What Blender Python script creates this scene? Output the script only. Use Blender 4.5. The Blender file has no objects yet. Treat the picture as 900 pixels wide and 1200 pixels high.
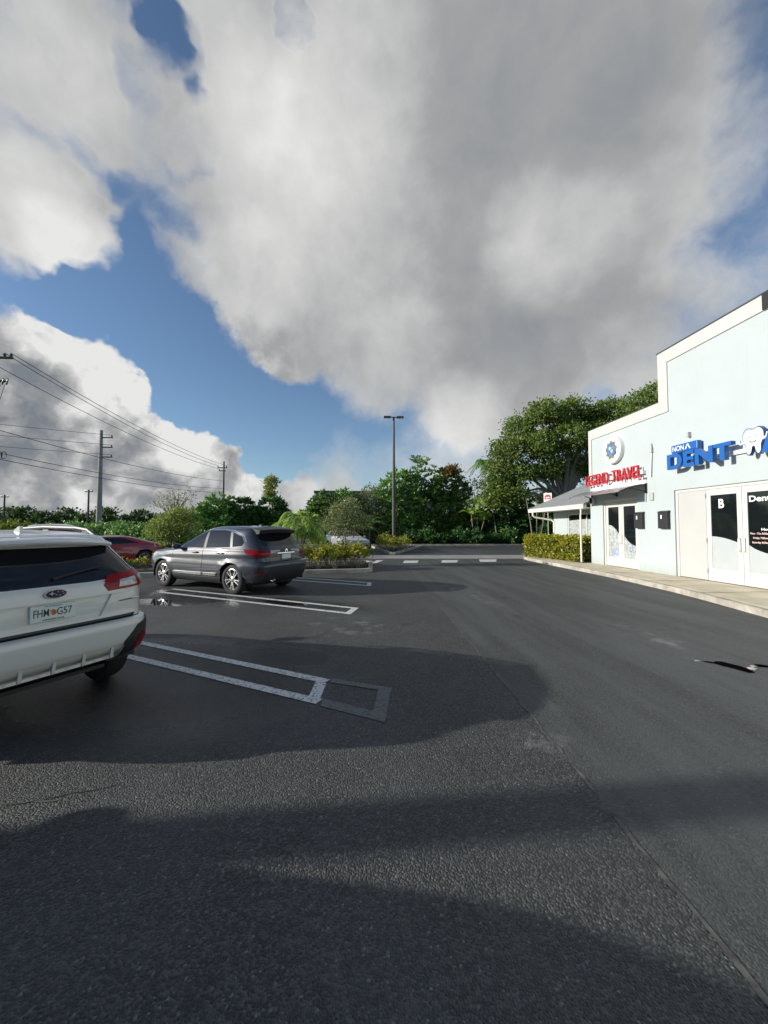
import bpy, bmesh, math, random
import numpy as np
from mathutils import Vector, Matrix
from mathutils.bvhtree import BVHTree
from mathutils.interpolate import poly_3d_calc

R = math.radians
C = bpy.context.scene.collection
scene = bpy.context.scene
random.seed(7)

# ------------------------------------------------------------------ camera, sky, sun, exposure
EYE = 1.64
cam_d = bpy.data.cameras.new('camera')
cam = bpy.data.objects.new('camera', cam_d)
C.objects.link(cam)
cam_d.sensor_fit = 'HORIZONTAL'
cam_d.sensor_width = 36.0
cam_d.lens = 18.0
cam_d.clip_start = 0.05
cam_d.clip_end = 3000
cam.location = (0, 0, EYE)
cam.rotation_euler = (R(90) + math.atan(17.5 / 450), 0, -math.atan(31 / 450))
scene.camera = cam

SUN_EL = R(18.2)
SUN_TO = R(268)            # compass bearing (clockwise from +Y) of the sun: low over the left of the car park
sun_dir = Vector((math.sin(SUN_TO) * math.cos(SUN_EL), math.cos(SUN_TO) * math.cos(SUN_EL), math.sin(SUN_EL)))

world = bpy.data.worlds.new('World')
scene.world = world
world.use_nodes = True
wt = world.node_tree
wt.nodes.clear()
def WN(t, **kw):
    n = wt.nodes.new(t)
    for k, v in kw.items(): setattr(n, k, v)
    return n
def wl(a, b): wt.links.new(a, b)
def wmath(op, a, b=None, c=None, clamp=False):
    n = WN('ShaderNodeMath', operation=op); n.use_clamp = clamp
    for i, v in enumerate((a, b, c)):
        if v is None: continue
        if isinstance(v, (int, float)): n.inputs[i].default_value = v
        else: wl(v, n.inputs[i])
    return n.outputs[0]
w_out = WN('ShaderNodeOutputWorld'); w_bg = WN('ShaderNodeBackground')
SKY_STRENGTH = 0.12
w_bg.inputs['Strength'].default_value = SKY_STRENGTH
wl(w_bg.outputs[0], w_out.inputs[0])
w_sky = WN('ShaderNodeTexSky', sky_type='NISHITA')
w_sky.sun_disc = False
w_sky.sun_elevation = SUN_EL
w_sky.sun_rotation = SUN_TO
w_sky.altitude = 0; w_sky.air_density = 1.0; w_sky.dust_density = 0.25; w_sky.ozone_density = 3.0
w_tc = WN('ShaderNodeTexCoord')
# cloud masses: direction, angular radius, weight (world directions of the cumulus seen that afternoon)
DENS = [(-0.267,0.704,0.658,0.073,0.6),(-0.294,0.782,0.55,0.069,0.45),(-0.395,0.691,0.605,0.076,0.22),(-0.341,0.818,0.463,0.065,0.2),(-0.176,0.645,0.744,0.143,1),(-0.056,0.598,0.799,0.142,1),(-0.149,0.736,0.661,0.158,1),(-0.13,0.833,0.538,0.163,1),(-0.212,0.872,0.441,0.109,0.8),(0.045,0.654,0.756,0.201,1),(0.107,0.776,0.621,0.241,1),(0.041,0.896,0.441,0.165,1),(0.2,0.604,0.771,0.196,1),(0.298,0.705,0.644,0.244,1),(0.338,0.807,0.484,0.208,1),(0.372,0.594,0.713,0.161,0.85),(0.44,0.683,0.583,0.154,0.8),(0.478,0.75,0.456,0.119,0.6),(0.254,0.923,0.29,0.086,0.9),(0.36,0.863,0.354,0.133,0.8),(0.462,0.522,0.717,0.088,0.28),(0.523,0.598,0.608,0.094,0.22),(-0.466,0.56,0.685,0.101,0.75),(-0.393,0.591,0.704,0.101,0.62),(-0.485,0.619,0.617,0.105,0.5),(-0.347,0.651,0.676,0.093,0.34),(-0.555,0.646,0.525,0.088,1),(-0.506,0.689,0.519,0.08,1),(-0.48,0.726,0.493,0.051,0.8),(-0.221,0.572,0.79,0.04,0.8),(-0.618,0.731,0.29,0.097,1.2),(-0.563,0.778,0.278,0.086,1.2),(-0.621,0.757,0.204,0.095,0.8),(-0.555,0.82,0.135,0.108,0.8),(-0.452,0.881,0.137,0.088,0.6),(-0.359,0.929,0.085,0.077,0.6),(-0.63,0.775,0.045,0.097,0.8),(-0.191,0.981,0.038,0.063,0.8),(-0.51,0.807,0.299,0.077,1),(-0.472,0.829,0.3,0.045,0.9),(-0.595,0.784,0.178,0.115,1),(-0.517,0.838,0.175,0.097,1),(-0.427,0.883,0.195,0.074,1),(-0.383,0.914,0.133,0.084,1),(-0.656,0.75,0.09,0.105,1),(-0.558,0.827,0.074,0.109,1),(-0.454,0.887,0.081,0.106,1),(-0.315,0.942,0.118,0.067,1),(-0.25,0.965,0.079,0.053,1),(-0.128,0.988,0.082,0.047,0.9),(-0.23,0.968,0.101,0.041,0.7),(-0.157,0.958,0.238,0.046,0.35),(-0.308,0.914,0.265,0.027,0.6),(-0.053,0.98,0.191,0.065,0.3),(0.024,0.998,0.061,0.133,0.25),(0.22,0.967,0.126,0.152,0.32),(0.377,0.912,0.162,0.142,0.34),(-0.085,0.996,0.038,0.087,0.6),(0.527,0.803,0.278,0.104,0.5),(0.566,0.747,0.349,0.079,0.45),(0.621,0.59,0.517,0.14,0.38),(0.548,0.513,0.661,0.126,0.34),(0.621,0.681,0.388,0.098,0.35),(0.438,0.857,0.273,0.094,0.5),(-0.429,0.651,0.626,0.053,-0.42),(-0.44,0.555,0.706,0.036,-0.3),(-0.338,0.62,0.708,0.039,-0.42),(-0.528,0.603,0.598,0.04,-0.38),(-0.432,0.733,0.525,0.055,-0.4),(-0.481,0.614,0.626,0.031,-0.25),(-0.259,0.647,0.717,0.031,-0.45),(-0.294,0.688,0.664,0.041,-0.4),(-0.319,0.727,0.609,0.044,-0.3),(-0.145,0.943,0.298,0.091,-0.5),(-0.042,0.967,0.253,0.085,-0.3),(-0.4,0.686,0.608,0.042,-0.3),(0.556,0.483,0.676,0.099,-0.35),(0.629,0.554,0.545,0.086,-0.25),(-0.289,0.584,0.759,0.03,-0.4),(-0.277,0.599,0.752,0.042,-0.7),(-0.258,0.636,0.727,0.029,-0.4),(-0.102,0.588,0.803,0.026,-0.6),(-0.307,0.569,0.763,0.024,-0.5),(-0.408,0.73,0.548,0.044,-0.5),(-0.403,0.805,0.435,0.094,-0.9),(-0.556,0.721,0.414,0.036,-0.9),(-0.445,0.759,0.475,0.057,-0.8),(-0.343,0.876,0.34,0.125,-1),(-0.187,0.951,0.246,0.082,-0.6),(-0.21,0.964,0.164,0.072,-0.6),(-0.511,0.741,0.436,0.041,-0.8),(-0.431,0.829,0.356,0.041,-0.6),(-0.394,0.875,0.281,0.039,-0.6)]
LUM = [(0.068,0.985,0.16,0.198,0.128),(0.373,0.901,0.222,0.18,0.17),(0.572,0.756,0.317,0.096,0.17),(0.612,0.565,0.553,0.154,0.238),(-0.143,0.702,0.697,0.135,0.204),(-0.03,0.634,0.773,0.131,0.17),(-0.219,0.822,0.526,0.1,0.255),(-0.192,0.651,0.734,0.072,0.128),(0.387,0.712,0.586,0.11,0.357),(0.254,0.926,0.28,0.082,0.255),(0.122,0.889,0.441,0.087,0.17),(-0.544,0.665,0.512,0.092,0.297),(-0.503,0.705,0.5,0.063,0.255),(-0.486,0.586,0.649,0.087,0.128),(-0.438,0.568,0.697,0.075,0.085),(-0.484,0.82,0.305,0.071,0.51),(-0.532,0.777,0.338,0.058,0.34),(-0.418,0.883,0.215,0.08,0.552),(-0.567,0.738,0.367,0.053,0.34),(-0.39,0.905,0.171,0.055,0.383),(-0.539,0.817,0.205,0.054,0.212),(-0.522,0.849,0.086,0.065,0.17),(-0.601,0.798,0.046,0.088,0.085),(-0.269,0.959,0.089,0.061,0.34),(-0.128,0.988,0.082,0.043,0.34),(-0.535,0.81,0.238,0.046,0.255),(0.037,0.809,0.587,0.152,0.128),(-0.221,0.572,0.79,0.05,0.17),(-0.082,0.722,0.687,0.17,0.085),(0.273,0.843,0.463,0.183,-0.084),(0.486,0.763,0.427,0.146,-0.108),(0.35,0.608,0.712,0.154,-0.132),(0.478,0.618,0.624,0.135,-0.12),(0.196,0.59,0.783,0.123,-0.06),(0.064,0.926,0.371,0.122,-0.06),(-0.608,0.758,0.237,0.082,-0.221),(-0.628,0.768,0.125,0.083,-0.17),(-0.494,0.859,0.133,0.084,-0.297),(-0.579,0.757,0.303,0.055,-0.128),(-0.375,0.92,0.114,0.056,-0.102),(0.36,0.863,0.354,0.133,-0.09),(0.567,0.654,0.501,0.106,-0.06),(0.164,0.707,0.688,0.114,-0.048)]

def wnoise(scale, detail, rough, vec, color=False, dist=0.0):
    n = WN('ShaderNodeTexNoise'); n.inputs['Scale'].default_value = scale
    n.inputs['Detail'].default_value = detail; n.inputs['Roughness'].default_value = rough
    n.inputs['Distortion'].default_value = dist
    wl(vec, n.inputs['Vector'])
    return n.outputs['Color' if color else 'Fac']
def warped(scale, amount, detail, rough):
    c = wnoise(scale, detail, rough, w_tc.outputs['Generated'], True)
    s = WN('ShaderNodeVectorMath', operation='SUBTRACT'); wl(c, s.inputs[0]); s.inputs[1].default_value = (.5, .5, .5)
    m = WN('ShaderNodeVectorMath', operation='SCALE'); wl(s.outputs[0], m.inputs[0]); m.inputs['Scale'].default_value = amount
    a = WN('ShaderNodeVectorMath', operation='ADD'); wl(w_tc.outputs['Generated'], a.inputs[0]); wl(m.outputs[0], a.inputs[1])
    nn = WN('ShaderNodeVectorMath', operation='NORMALIZE'); wl(a.outputs[0], nn.inputs[0])
    return nn.outputs[0]
def blobs(lst, vec, lo, hi, start=None):
    acc = start
    for x, y, z, r, a in lst:
        d = WN('ShaderNodeVectorMath', operation='DOT_PRODUCT'); wl(vec, d.inputs[0]); d.inputs[1].default_value = (x, y, z)
        m = WN('ShaderNodeMapRange', interpolation_type='SMOOTHSTEP'); wl(d.outputs['Value'], m.inputs[0])
        m.inputs[1].default_value = math.cos(r * hi); m.inputs[2].default_value = math.cos(r * lo)
        m.inputs[3].default_value = 0; m.inputs[4].default_value = a
        acc = m.outputs[0] if acc is None else wmath('ADD', acc, m.outputs[0])
    return acc
vw = warped(7.0, 0.13, 4, 0.6)
vs = warped(4.0, 0.12, 3, 0.55)
vfine = warped(22.0, 0.035, 4, 0.6)
def shifted(vec, off):
    a_ = WN('ShaderNodeVectorMath', operation='ADD'); wl(vec, a_.inputs[0]); a_.inputs[1].default_value = off
    return a_.outputs[0]
def billow(scale, vec, detail=4.0):
    return wmath('ABSOLUTE', wmath('MULTIPLY_ADD', wnoise(scale, detail, 0.5, vec), 4.0, -2.0))     # rounded heads, creased between
sep = WN('ShaderNodeSeparateXYZ'); wl(w_tc.outputs['Generated'], sep.inputs[0])
low1 = WN('ShaderNodeMapRange', interpolation_type='SMOOTHSTEP'); wl(sep.outputs['Z'], low1.inputs[0])
low1.inputs[1].default_value = 0.50; low1.inputs[2].default_value = 0.34; low1.inputs[3].default_value = 0; low1.inputs[4].default_value = 1
low2 = WN('ShaderNodeMapRange', interpolation_type='SMOOTHSTEP'); wl(sep.outputs['X'], low2.inputs[0])
low2.inputs[1].default_value = -0.10; low2.inputs[2].default_value = -0.28; low2.inputs[3].default_value = 0; low2.inputs[4].default_value = 1
low_v = wmath('MULTIPLY', low1.outputs[0], low2.outputs[0])      # 1 for the far cumulus low on the left, 0 overhead
dens = wmath('MINIMUM', blobs([b for b in DENS if b[4] > 0], vw, 0.3, 1.35), 1.25)
dens = wmath('ADD', dens, blobs([b for b in DENS if b[4] < 0], vw, 0.3, 1.3))
fb = wnoise(8.0, 8, 0.60, vw)
fb2 = wnoise(3.2, 5, 0.55, w_tc.outputs['Generated'])
LIT = (-0.035, -0.006, 0.03)                 # towards the sun
puff = billow(13.0, vfine); puff_s = billow(13.0, shifted(vfine, LIT))
fb_s = wnoise(8.0, 8, 0.60, shifted(vw, LIT))
dd = wmath('MULTIPLY_ADD', wmath('SUBTRACT', fb, 0.5), 1.25, dens)
dd = wmath('MULTIPLY_ADD', wmath('SUBTRACT', puff, 0.35), wmath('MULTIPLY_ADD', low_v, 0.40, 0.10), dd)
# scattered cloud elsewhere round the sky, away from the masses above
back = WN('ShaderNodeMapRange'); wl(sep.outputs['Y'], back.inputs[0])
back.inputs[1].default_value = 0.35; back.inputs[2].default_value = -0.1; back.inputs[3].default_value = 0; back.inputs[4].default_value = 1
bk = wmath('MULTIPLY', back.outputs[0], wmath('MULTIPLY', wmath('SUBTRACT', fb2, 0.56), 5.0, clamp=True))
dd = wmath('ADD', dd, bk)
al = WN('ShaderNodeMapRange', interpolation_type='SMOOTHSTEP'); wl(dd, al.inputs[0])
wl(wmath('MULTIPLY_ADD', low_v, 0.32, -0.20), al.inputs[1]); wl(wmath('MULTIPLY_ADD', low_v, -0.42, 1.05), al.inputs[2])
al.inputs[3].default_value = 0; al.inputs[4].default_value = 1
lum = blobs(LUM, vs, 0.15, 1.5)
lum = wmath('MULTIPLY_ADD', wmath('SUBTRACT', wnoise(3.6, 4, 0.48, vw), 0.5), 0.38, lum)
lum = wmath('MULTIPLY_ADD', wmath('SUBTRACT', fb, fb_s), wmath('MULTIPLY_ADD', low_v, 0.9, 0.22), lum)
lum = wmath('MULTIPLY_ADD', wmath('SUBTRACT', puff, puff_s), wmath('MULTIPLY_ADD', low_v, 0.45, 0.06), lum)
# thin edges of the cloud scatter more light
lum = wmath('MULTIPLY_ADD', wmath('SUBTRACT', 1.0, wmath('MULTIPLY', dd, 0.9), clamp=True), 0.22, lum)
lum = wmath('ADD', lum, 0.46, clamp=True)
cr = WN('ShaderNodeValToRGB'); wl(lum, cr.inputs[0])
cr.color_ramp.elements[0].position = 0.0; cr.color_ramp.elements[0].color = (.20, .22, .25, 1)
cr.color_ramp.elements[1].position = 1.0; cr.color_ramp.elements[1].color = (.78, .78, .765, 1)
e = cr.color_ramp.elements.new(0.42); e.color = (.355, .362, .37, 1)
CLOUD_GAIN = 0.95
sc_ = WN('ShaderNodeVectorMath', operation='SCALE'); wl(cr.outputs[0], sc_.inputs[0]); sc_.inputs['Scale'].default_value = CLOUD_GAIN / SKY_STRENGTH
mx = WN('ShaderNodeMix', data_type='RGBA')
wl(al.outputs[0], mx.inputs[0]); wl(w_sky.outputs[0], mx.inputs[6]); wl(sc_.outputs[0], mx.inputs[7])
wl(mx.outputs[2], w_bg.inputs['Color'])

sun_l = bpy.data.lights.new('sun', 'SUN')
sun_l.energy = 5.0
sun_l.angle = R(0.6)
sun_l.color = (1.0, 0.95, 0.86)
sun_o = bpy.data.objects.new('sun', sun_l); C.objects.link(sun_o)
sun_o.location = (-40, -5, 30)
sun_o.rotation_euler = sun_dir.to_track_quat('Z', 'Y').to_euler()

scene.view_settings.view_transform = 'Standard'
scene.view_settings.look = 'None'
scene.view_settings.exposure = 0.12
scene.view_settings.gamma = 1.0
scene.view_settings.use_curve_mapping = False
scene.render.engine = 'CYCLES'
scene.cycles.use_denoising = True
scene.cycles.max_bounces = 6
scene.cycles.transparent_max_bounces = 6

# ------------------------------------------------------------------ materials
def mat(name, col, rough=0.6, metal=0.0, var=0.0, vscale=3.0, bump=0.0, bscale=40.0, coat=0.0, spec=0.5, emit=None, col2=None, stretch=None):
    m = bpy.data.materials.new(name); m.use_nodes = True
    nt = m.node_tree; b = nt.nodes['Principled BSDF']
    b.inputs['Base Color'].default_value = (*col, 1)
    b.inputs['Roughness'].default_value = rough
    b.inputs['Metallic'].default_value = metal
    b.inputs['Specular IOR Level'].default_value = spec
    b.inputs['Coat Weight'].default_value = coat
    b.inputs['Coat Roughness'].default_value = 0.03
    geo = nt.nodes.new('ShaderNodeNewGeometry')
    vec = geo.outputs['Position']
    if stretch:
        mp = nt.nodes.new('ShaderNodeMapping'); mp.inputs['Scale'].default_value = stretch
        nt.links.new(vec, mp.inputs[0]); vec = mp.outputs[0]
    if var or col2:
        n = nt.nodes.new('ShaderNodeTexNoise'); n.inputs['Scale'].default_value = vscale
        n.inputs['Detail'].default_value = 6; n.inputs['Roughness'].default_value = 0.62
        nt.links.new(vec, n.inputs['Vector'])
        r = nt.nodes.new('ShaderNodeValToRGB')
        c2 = col2 if col2 else tuple(c * (1 - var) for c in col)
        r.color_ramp.elements[0].position = 0.35; r.color_ramp.elements[0].color = (*c2, 1)
        r.color_ramp.elements[1].position = 0.65; r.color_ramp.elements[1].color = (*col, 1)
        nt.links.new(n.outputs['Fac'], r.inputs[0]); nt.links.new(r.outputs[0], b.inputs['Base Color'])
    if bump:
        n2 = nt.nodes.new('ShaderNodeTexNoise'); n2.inputs['Scale'].default_value = bscale; n2.inputs['Detail'].default_value = 5
        nt.links.new(geo.outputs['Position'], n2.inputs['Vector'])
        bp = nt.nodes.new('ShaderNodeBump'); bp.inputs['Strength'].default_value = bump; bp.inputs['Distance'].default_value = 0.02
        nt.links.new(n2.outputs['Fac'], bp.inputs['Height']); nt.links.new(bp.outputs[0], b.inputs['Normal'])
    return m

def leaf_mat(name, a, b_, c_=None, trans=0.36, rough=0.45, patch=0.5):
    """each leaf its own green between a and b_, whole twigs shifting towards c_"""
    m = bpy.data.materials.new(name); m.use_nodes = True
    nt = m.node_tree; p = nt.nodes['Principled BSDF']; out = nt.nodes['Material Output']
    p.inputs['Roughness'].default_value = rough; p.inputs['Specular IOR Level'].default_value = 0.35
    geo = nt.nodes.new('ShaderNodeNewGeometry')
    mixc = nt.nodes.new('ShaderNodeMix'); mixc.data_type = 'RGBA'
    nt.links.new(geo.outputs['Random Per Island'], mixc.inputs[0])
    mixc.inputs[6].default_value = (*a, 1); mixc.inputs[7].default_value = (*b_, 1)
    col = mixc.outputs[2]
    if c_:
        n = nt.nodes.new('ShaderNodeTexNoise'); n.inputs['Scale'].default_value = 1.3; n.inputs['Detail'].default_value = 3
        nt.links.new(geo.outputs['Position'], n.inputs['Vector'])
        mr = nt.nodes.new('ShaderNodeMapRange'); nt.links.new(n.outputs['Fac'], mr.inputs[0])
        mr.inputs[1].default_value = 0.45; mr.inputs[2].default_value = 0.68; mr.inputs[4].default_value = patch
        m2 = nt.nodes.new('ShaderNodeMix'); m2.data_type = 'RGBA'
        nt.links.new(mr.outputs[0], m2.inputs[0]); nt.links.new(col, m2.inputs[6]); m2.inputs[7].default_value = (*c_, 1)
        col = m2.outputs[2]
    nt.links.new(col, p.inputs['Base Color'])
    tr = nt.nodes.new('ShaderNodeBsdfTranslucent'); nt.links.new(col, tr.inputs[0])
    ms = nt.nodes.new('ShaderNodeMixShader'); ms.inputs[0].default_value = trans
    nt.links.new(p.outputs[0], ms.inputs[1]); nt.links.new(tr.outputs[0], ms.inputs[2]); nt.links.new(ms.outputs[0], out.inputs[0])
    return m

M = {}
M['stucco'] = mat('pale_blue_stucco', (.475, .525, .53), .85, var=.05, vscale=.7, bump=.25, bscale=60)
M['cream'] = mat('cream_trim_paint', (.58, .565, .525), .7, var=.06, vscale=1.2, bump=.1, bscale=50)
M['darkcap'] = mat('dark_cap_metal', (.06, .065, .07), .5)
M['frame'] = mat('ivory_door_frame', (.62, .61, .57), .45, var=.05, vscale=2)
M['panel'] = mat('white_panel_paint', (.50, .495, .475), .6, var=.05, vscale=2)
M['glass'] = mat('dark_shop_glass', (.008, .010, .012), .04, spec=.55)
M['film'] = mat('frosted_film', (.45, .48, .48), .5, var=.06, vscale=4)
M['print'] = mat('printed_film', (.52, .54, .53), .5, col2=(.26, .29, .29), vscale=9)
M['bluefilm'] = mat('blue_print', (.10, .19, .48), .5, col2=(.55, .60, .68), vscale=14)
M['chrome'] = mat('chrome', (.75, .75, .76), .12, 1.0)
M['steel'] = mat('brushed_steel', (.55, .55, .55), .35, 1.0)
M['white'] = mat('white_gloss', (.80, .80, .78), .4)
M['black'] = mat('black_satin', (.016, .017, .018), .45, var=.2)
M['blackplastic'] = mat('black_plastic', (.022, .023, .025), .55, bump=.05, bscale=200)
M['sign_blue'] = mat('sign_blue', (.012, .115, .40), .35)
M['sign_deep'] = mat('sign_deep_blue', (.014, .06, .22), .4)
M['sign_red'] = mat('sign_red', (.62, .035, .05), .4)
M['sign_grey'] = mat('sign_return_grey', (.45, .45, .44), .5)
M['text_white'] = mat('white_vinyl', (.85, .85, .84), .5)
M['text_pink'] = mat('pale_red_vinyl', (.75, .55, .50), .5)
M['concrete'] = mat('sidewalk_concrete', (.70, .61, .45), .9, col2=(.50, .43, .30), vscale=1.6, bump=.3, bscale=45)
M['curb'] = mat('curb_concrete', (.52, .48, .40), .9, col2=(.30, .27, .22), vscale=2.5, bump=.3, bscale=40)
M['band'] = mat('concrete_strip', (.34, .33, .30), .9, col2=(.24, .235, .215), vscale=1.2, bump=.2)
M['mulch'] = mat('dark_mulch', (.045, .033, .022), .95, var=.6, vscale=14, bump=.8, bscale=25)
M['roofmetal'] = mat('grey_roof', (.30, .31, .30), .6, var=.15, vscale=2)
M['gutter'] = mat('gutter_paint', (.76, .73, .65), .5, var=.05)
M['poly'] = mat('smoke_polycarbonate', (.25, .26, .26), .25, spec=.5)
M['bark'] = mat('bark', (.14, .11, .085), .95, var=.5, vscale=9, bump=.6, bscale=18)
M['palebark'] = mat('pale_bark', (.30, .27, .22), .95, var=.4, vscale=7, bump=.5, bscale=18)
M['conpole'] = mat('concrete_pole', (.36, .345, .31), .9, var=.15, vscale=3)
M['woodpole'] = mat('weathered_wood_pole', (.13, .105, .085), .95, var=.3, vscale=4, stretch=(1, 1, .1))
M['bronze'] = mat('bronze_paint', (.075, .072, .062), .5, var=.2, vscale=2)
M['wire'] = mat('wire_black', (.02, .02, .022), .6)
M['ceramic'] = mat('insulator', (.12, .10, .10), .3)
M['rubber'] = mat('tyre_rubber', (.013, .013, .014), .75, bump=.1, bscale=120)
M['alloy'] = mat('alloy_rim', (.70, .70, .70), .22, 1.0)
M['rimdark'] = mat('rim_pocket', (.02, .02, .021), .5)
M['carglass'] = mat('tinted_car_glass', (.010, .011, .013), .02, spec=.6)
M['redlens'] = mat('red_lens', (.30, .004, .010), .16, spec=.3, var=.35, vscale=18)
M['darkred'] = mat('dark_red_reflector', (.17, .004, .010), .3, spec=.3)
M['clearlens'] = mat('clear_lens', (.52, .51, .49), .12, coat=1, var=.4, vscale=25)
M['plate'] = mat('plate_white', (.66, .72, .69), .4)
M['plategreen'] = mat('plate_ink', (.02, .07, .06), .5)
M['plateteal'] = mat('plate_teal', (.10, .36, .34), .5)
M['orange'] = mat('plate_orange', (.62, .24, .08), .5)
M['hole'] = mat('dark_hole', (.005, .005, .006), 1.0, spec=0)
M['seam'] = mat('panel_gap', (.006, .006, .006), .8)
M['headlamp'] = mat('headlamp_lens', (.60, .60, .58), .08, coat=1, var=.5, vscale=12)

def paint(name, col, metal=0.0, rough=.35):
    return mat(name, col, rough, metal, coat=1.0)
M['whitepaint'] = paint('white_pearl_paint', (.62, .615, .575), 0, .35)
M['greypaint'] = mat('grey_metallic_paint', (.025, .032, .045), .40, .0, coat=1.0, spec=.25)
M['redpaint'] = paint('maroon_paint', (.36, .012, .026), .0)
M['silverpaint'] = paint('silver_paint', (.55, .56, .55), .7)
M['bluepaint'] = paint('dark_blue_paint', (.03, .04, .07), .5)

# foliage
M['lf_big'] = leaf_mat('ficus_leaf', (0.078, 0.150, 0.029), (0.216, 0.300, 0.062), (0.300, 0.324, 0.084))
M['lf_dark'] = leaf_mat('dark_leaf', (0.036, 0.100, 0.029), (0.091, 0.208, 0.052), (0.124, 0.212, 0.058), trans=.18)
M['lf_mid'] = leaf_mat('broad_leaf', (0.106, 0.265, 0.065), (0.265, 0.479, 0.124), (0.462, 0.568, 0.179), trans=.25)
M['lf_mid2'] = leaf_mat('spiky_leaf', (0.074, 0.180, 0.044), (0.196, 0.330, 0.090), (0.360, 0.406, 0.134), trans=.3)
M['lf_olive'] = leaf_mat('olive_leaf', (0.208, 0.280, 0.064), (0.370, 0.429, 0.119), (0.295, 0.326, 0.059))
M['lf_yellow'] = leaf_mat('golden_leaf', (0.175, 0.237, 0.025), (0.500, 0.450, 0.044), (0.600, 0.525, 0.062), patch=.6)
M['lf_croton'] = leaf_mat('golden_croton_leaf', (0.125, 0.200, 0.025), (0.450, 0.425, 0.050), (0.575, 0.500, 0.075), patch=.5)
M['lf_palm'] = leaf_mat('palm_leaf', (0.179, 0.391, 0.065), (0.462, 0.600, 0.124), (0.600, 0.600, 0.179), trans=.3)
M['lf_palmdark'] = leaf_mat('palm_leaf_dark', (0.077, 0.196, 0.042), (0.212, 0.354, 0.089), (0.354, 0.391, 0.106), trans=.22)
M['lf_grey'] = leaf_mat('grey_green_leaf', (0.163, 0.213, 0.083), (0.295, 0.339, 0.149), (0.414, 0.385, 0.177))
M['lf_orange'] = leaf_mat('orange_leaf', (.16, .09, .02), (.30, .17, .03), (.14, .16, .04))
M['lf_far'] = leaf_mat('far_leaf', (0.038, 0.082, 0.028), (0.095, 0.154, 0.047), (0.142, 0.201, 0.047))
M['lf_lime'] = leaf_mat('lime_leaf', (.09, .15, .015), (.20, .25, .03), (.26, .28, .04))

# ------------------------------------------------------------------ mesh helpers
def link(name, me, m=None, parent=None):
    o = bpy.data.objects.new(name, me); C.objects.link(o)
    if m is not None: me.materials.append(m)
    if parent is not None: o.parent = parent
    return o
def tag(o, label=None, cat=None, group=None, kind=None):
    if label: o['label'] = label
    if cat: o['category'] = cat
    if group: o['group'] = group
    if kind: o['kind'] = kind
    return o
def empty(name, loc=(0, 0, 0), rz=0.0):
    o = bpy.data.objects.new(name, None); C.objects.link(o)
    o.location = loc; o.rotation_euler = (0, 0, rz); o.empty_display_size = .2
    return o
def copy_tree(o, parent=None):
    c = o.copy(); C.objects.link(c)
    if parent is not None: c.parent = parent
    for ch in list(o.children): copy_tree(ch, c)
    return c

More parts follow.
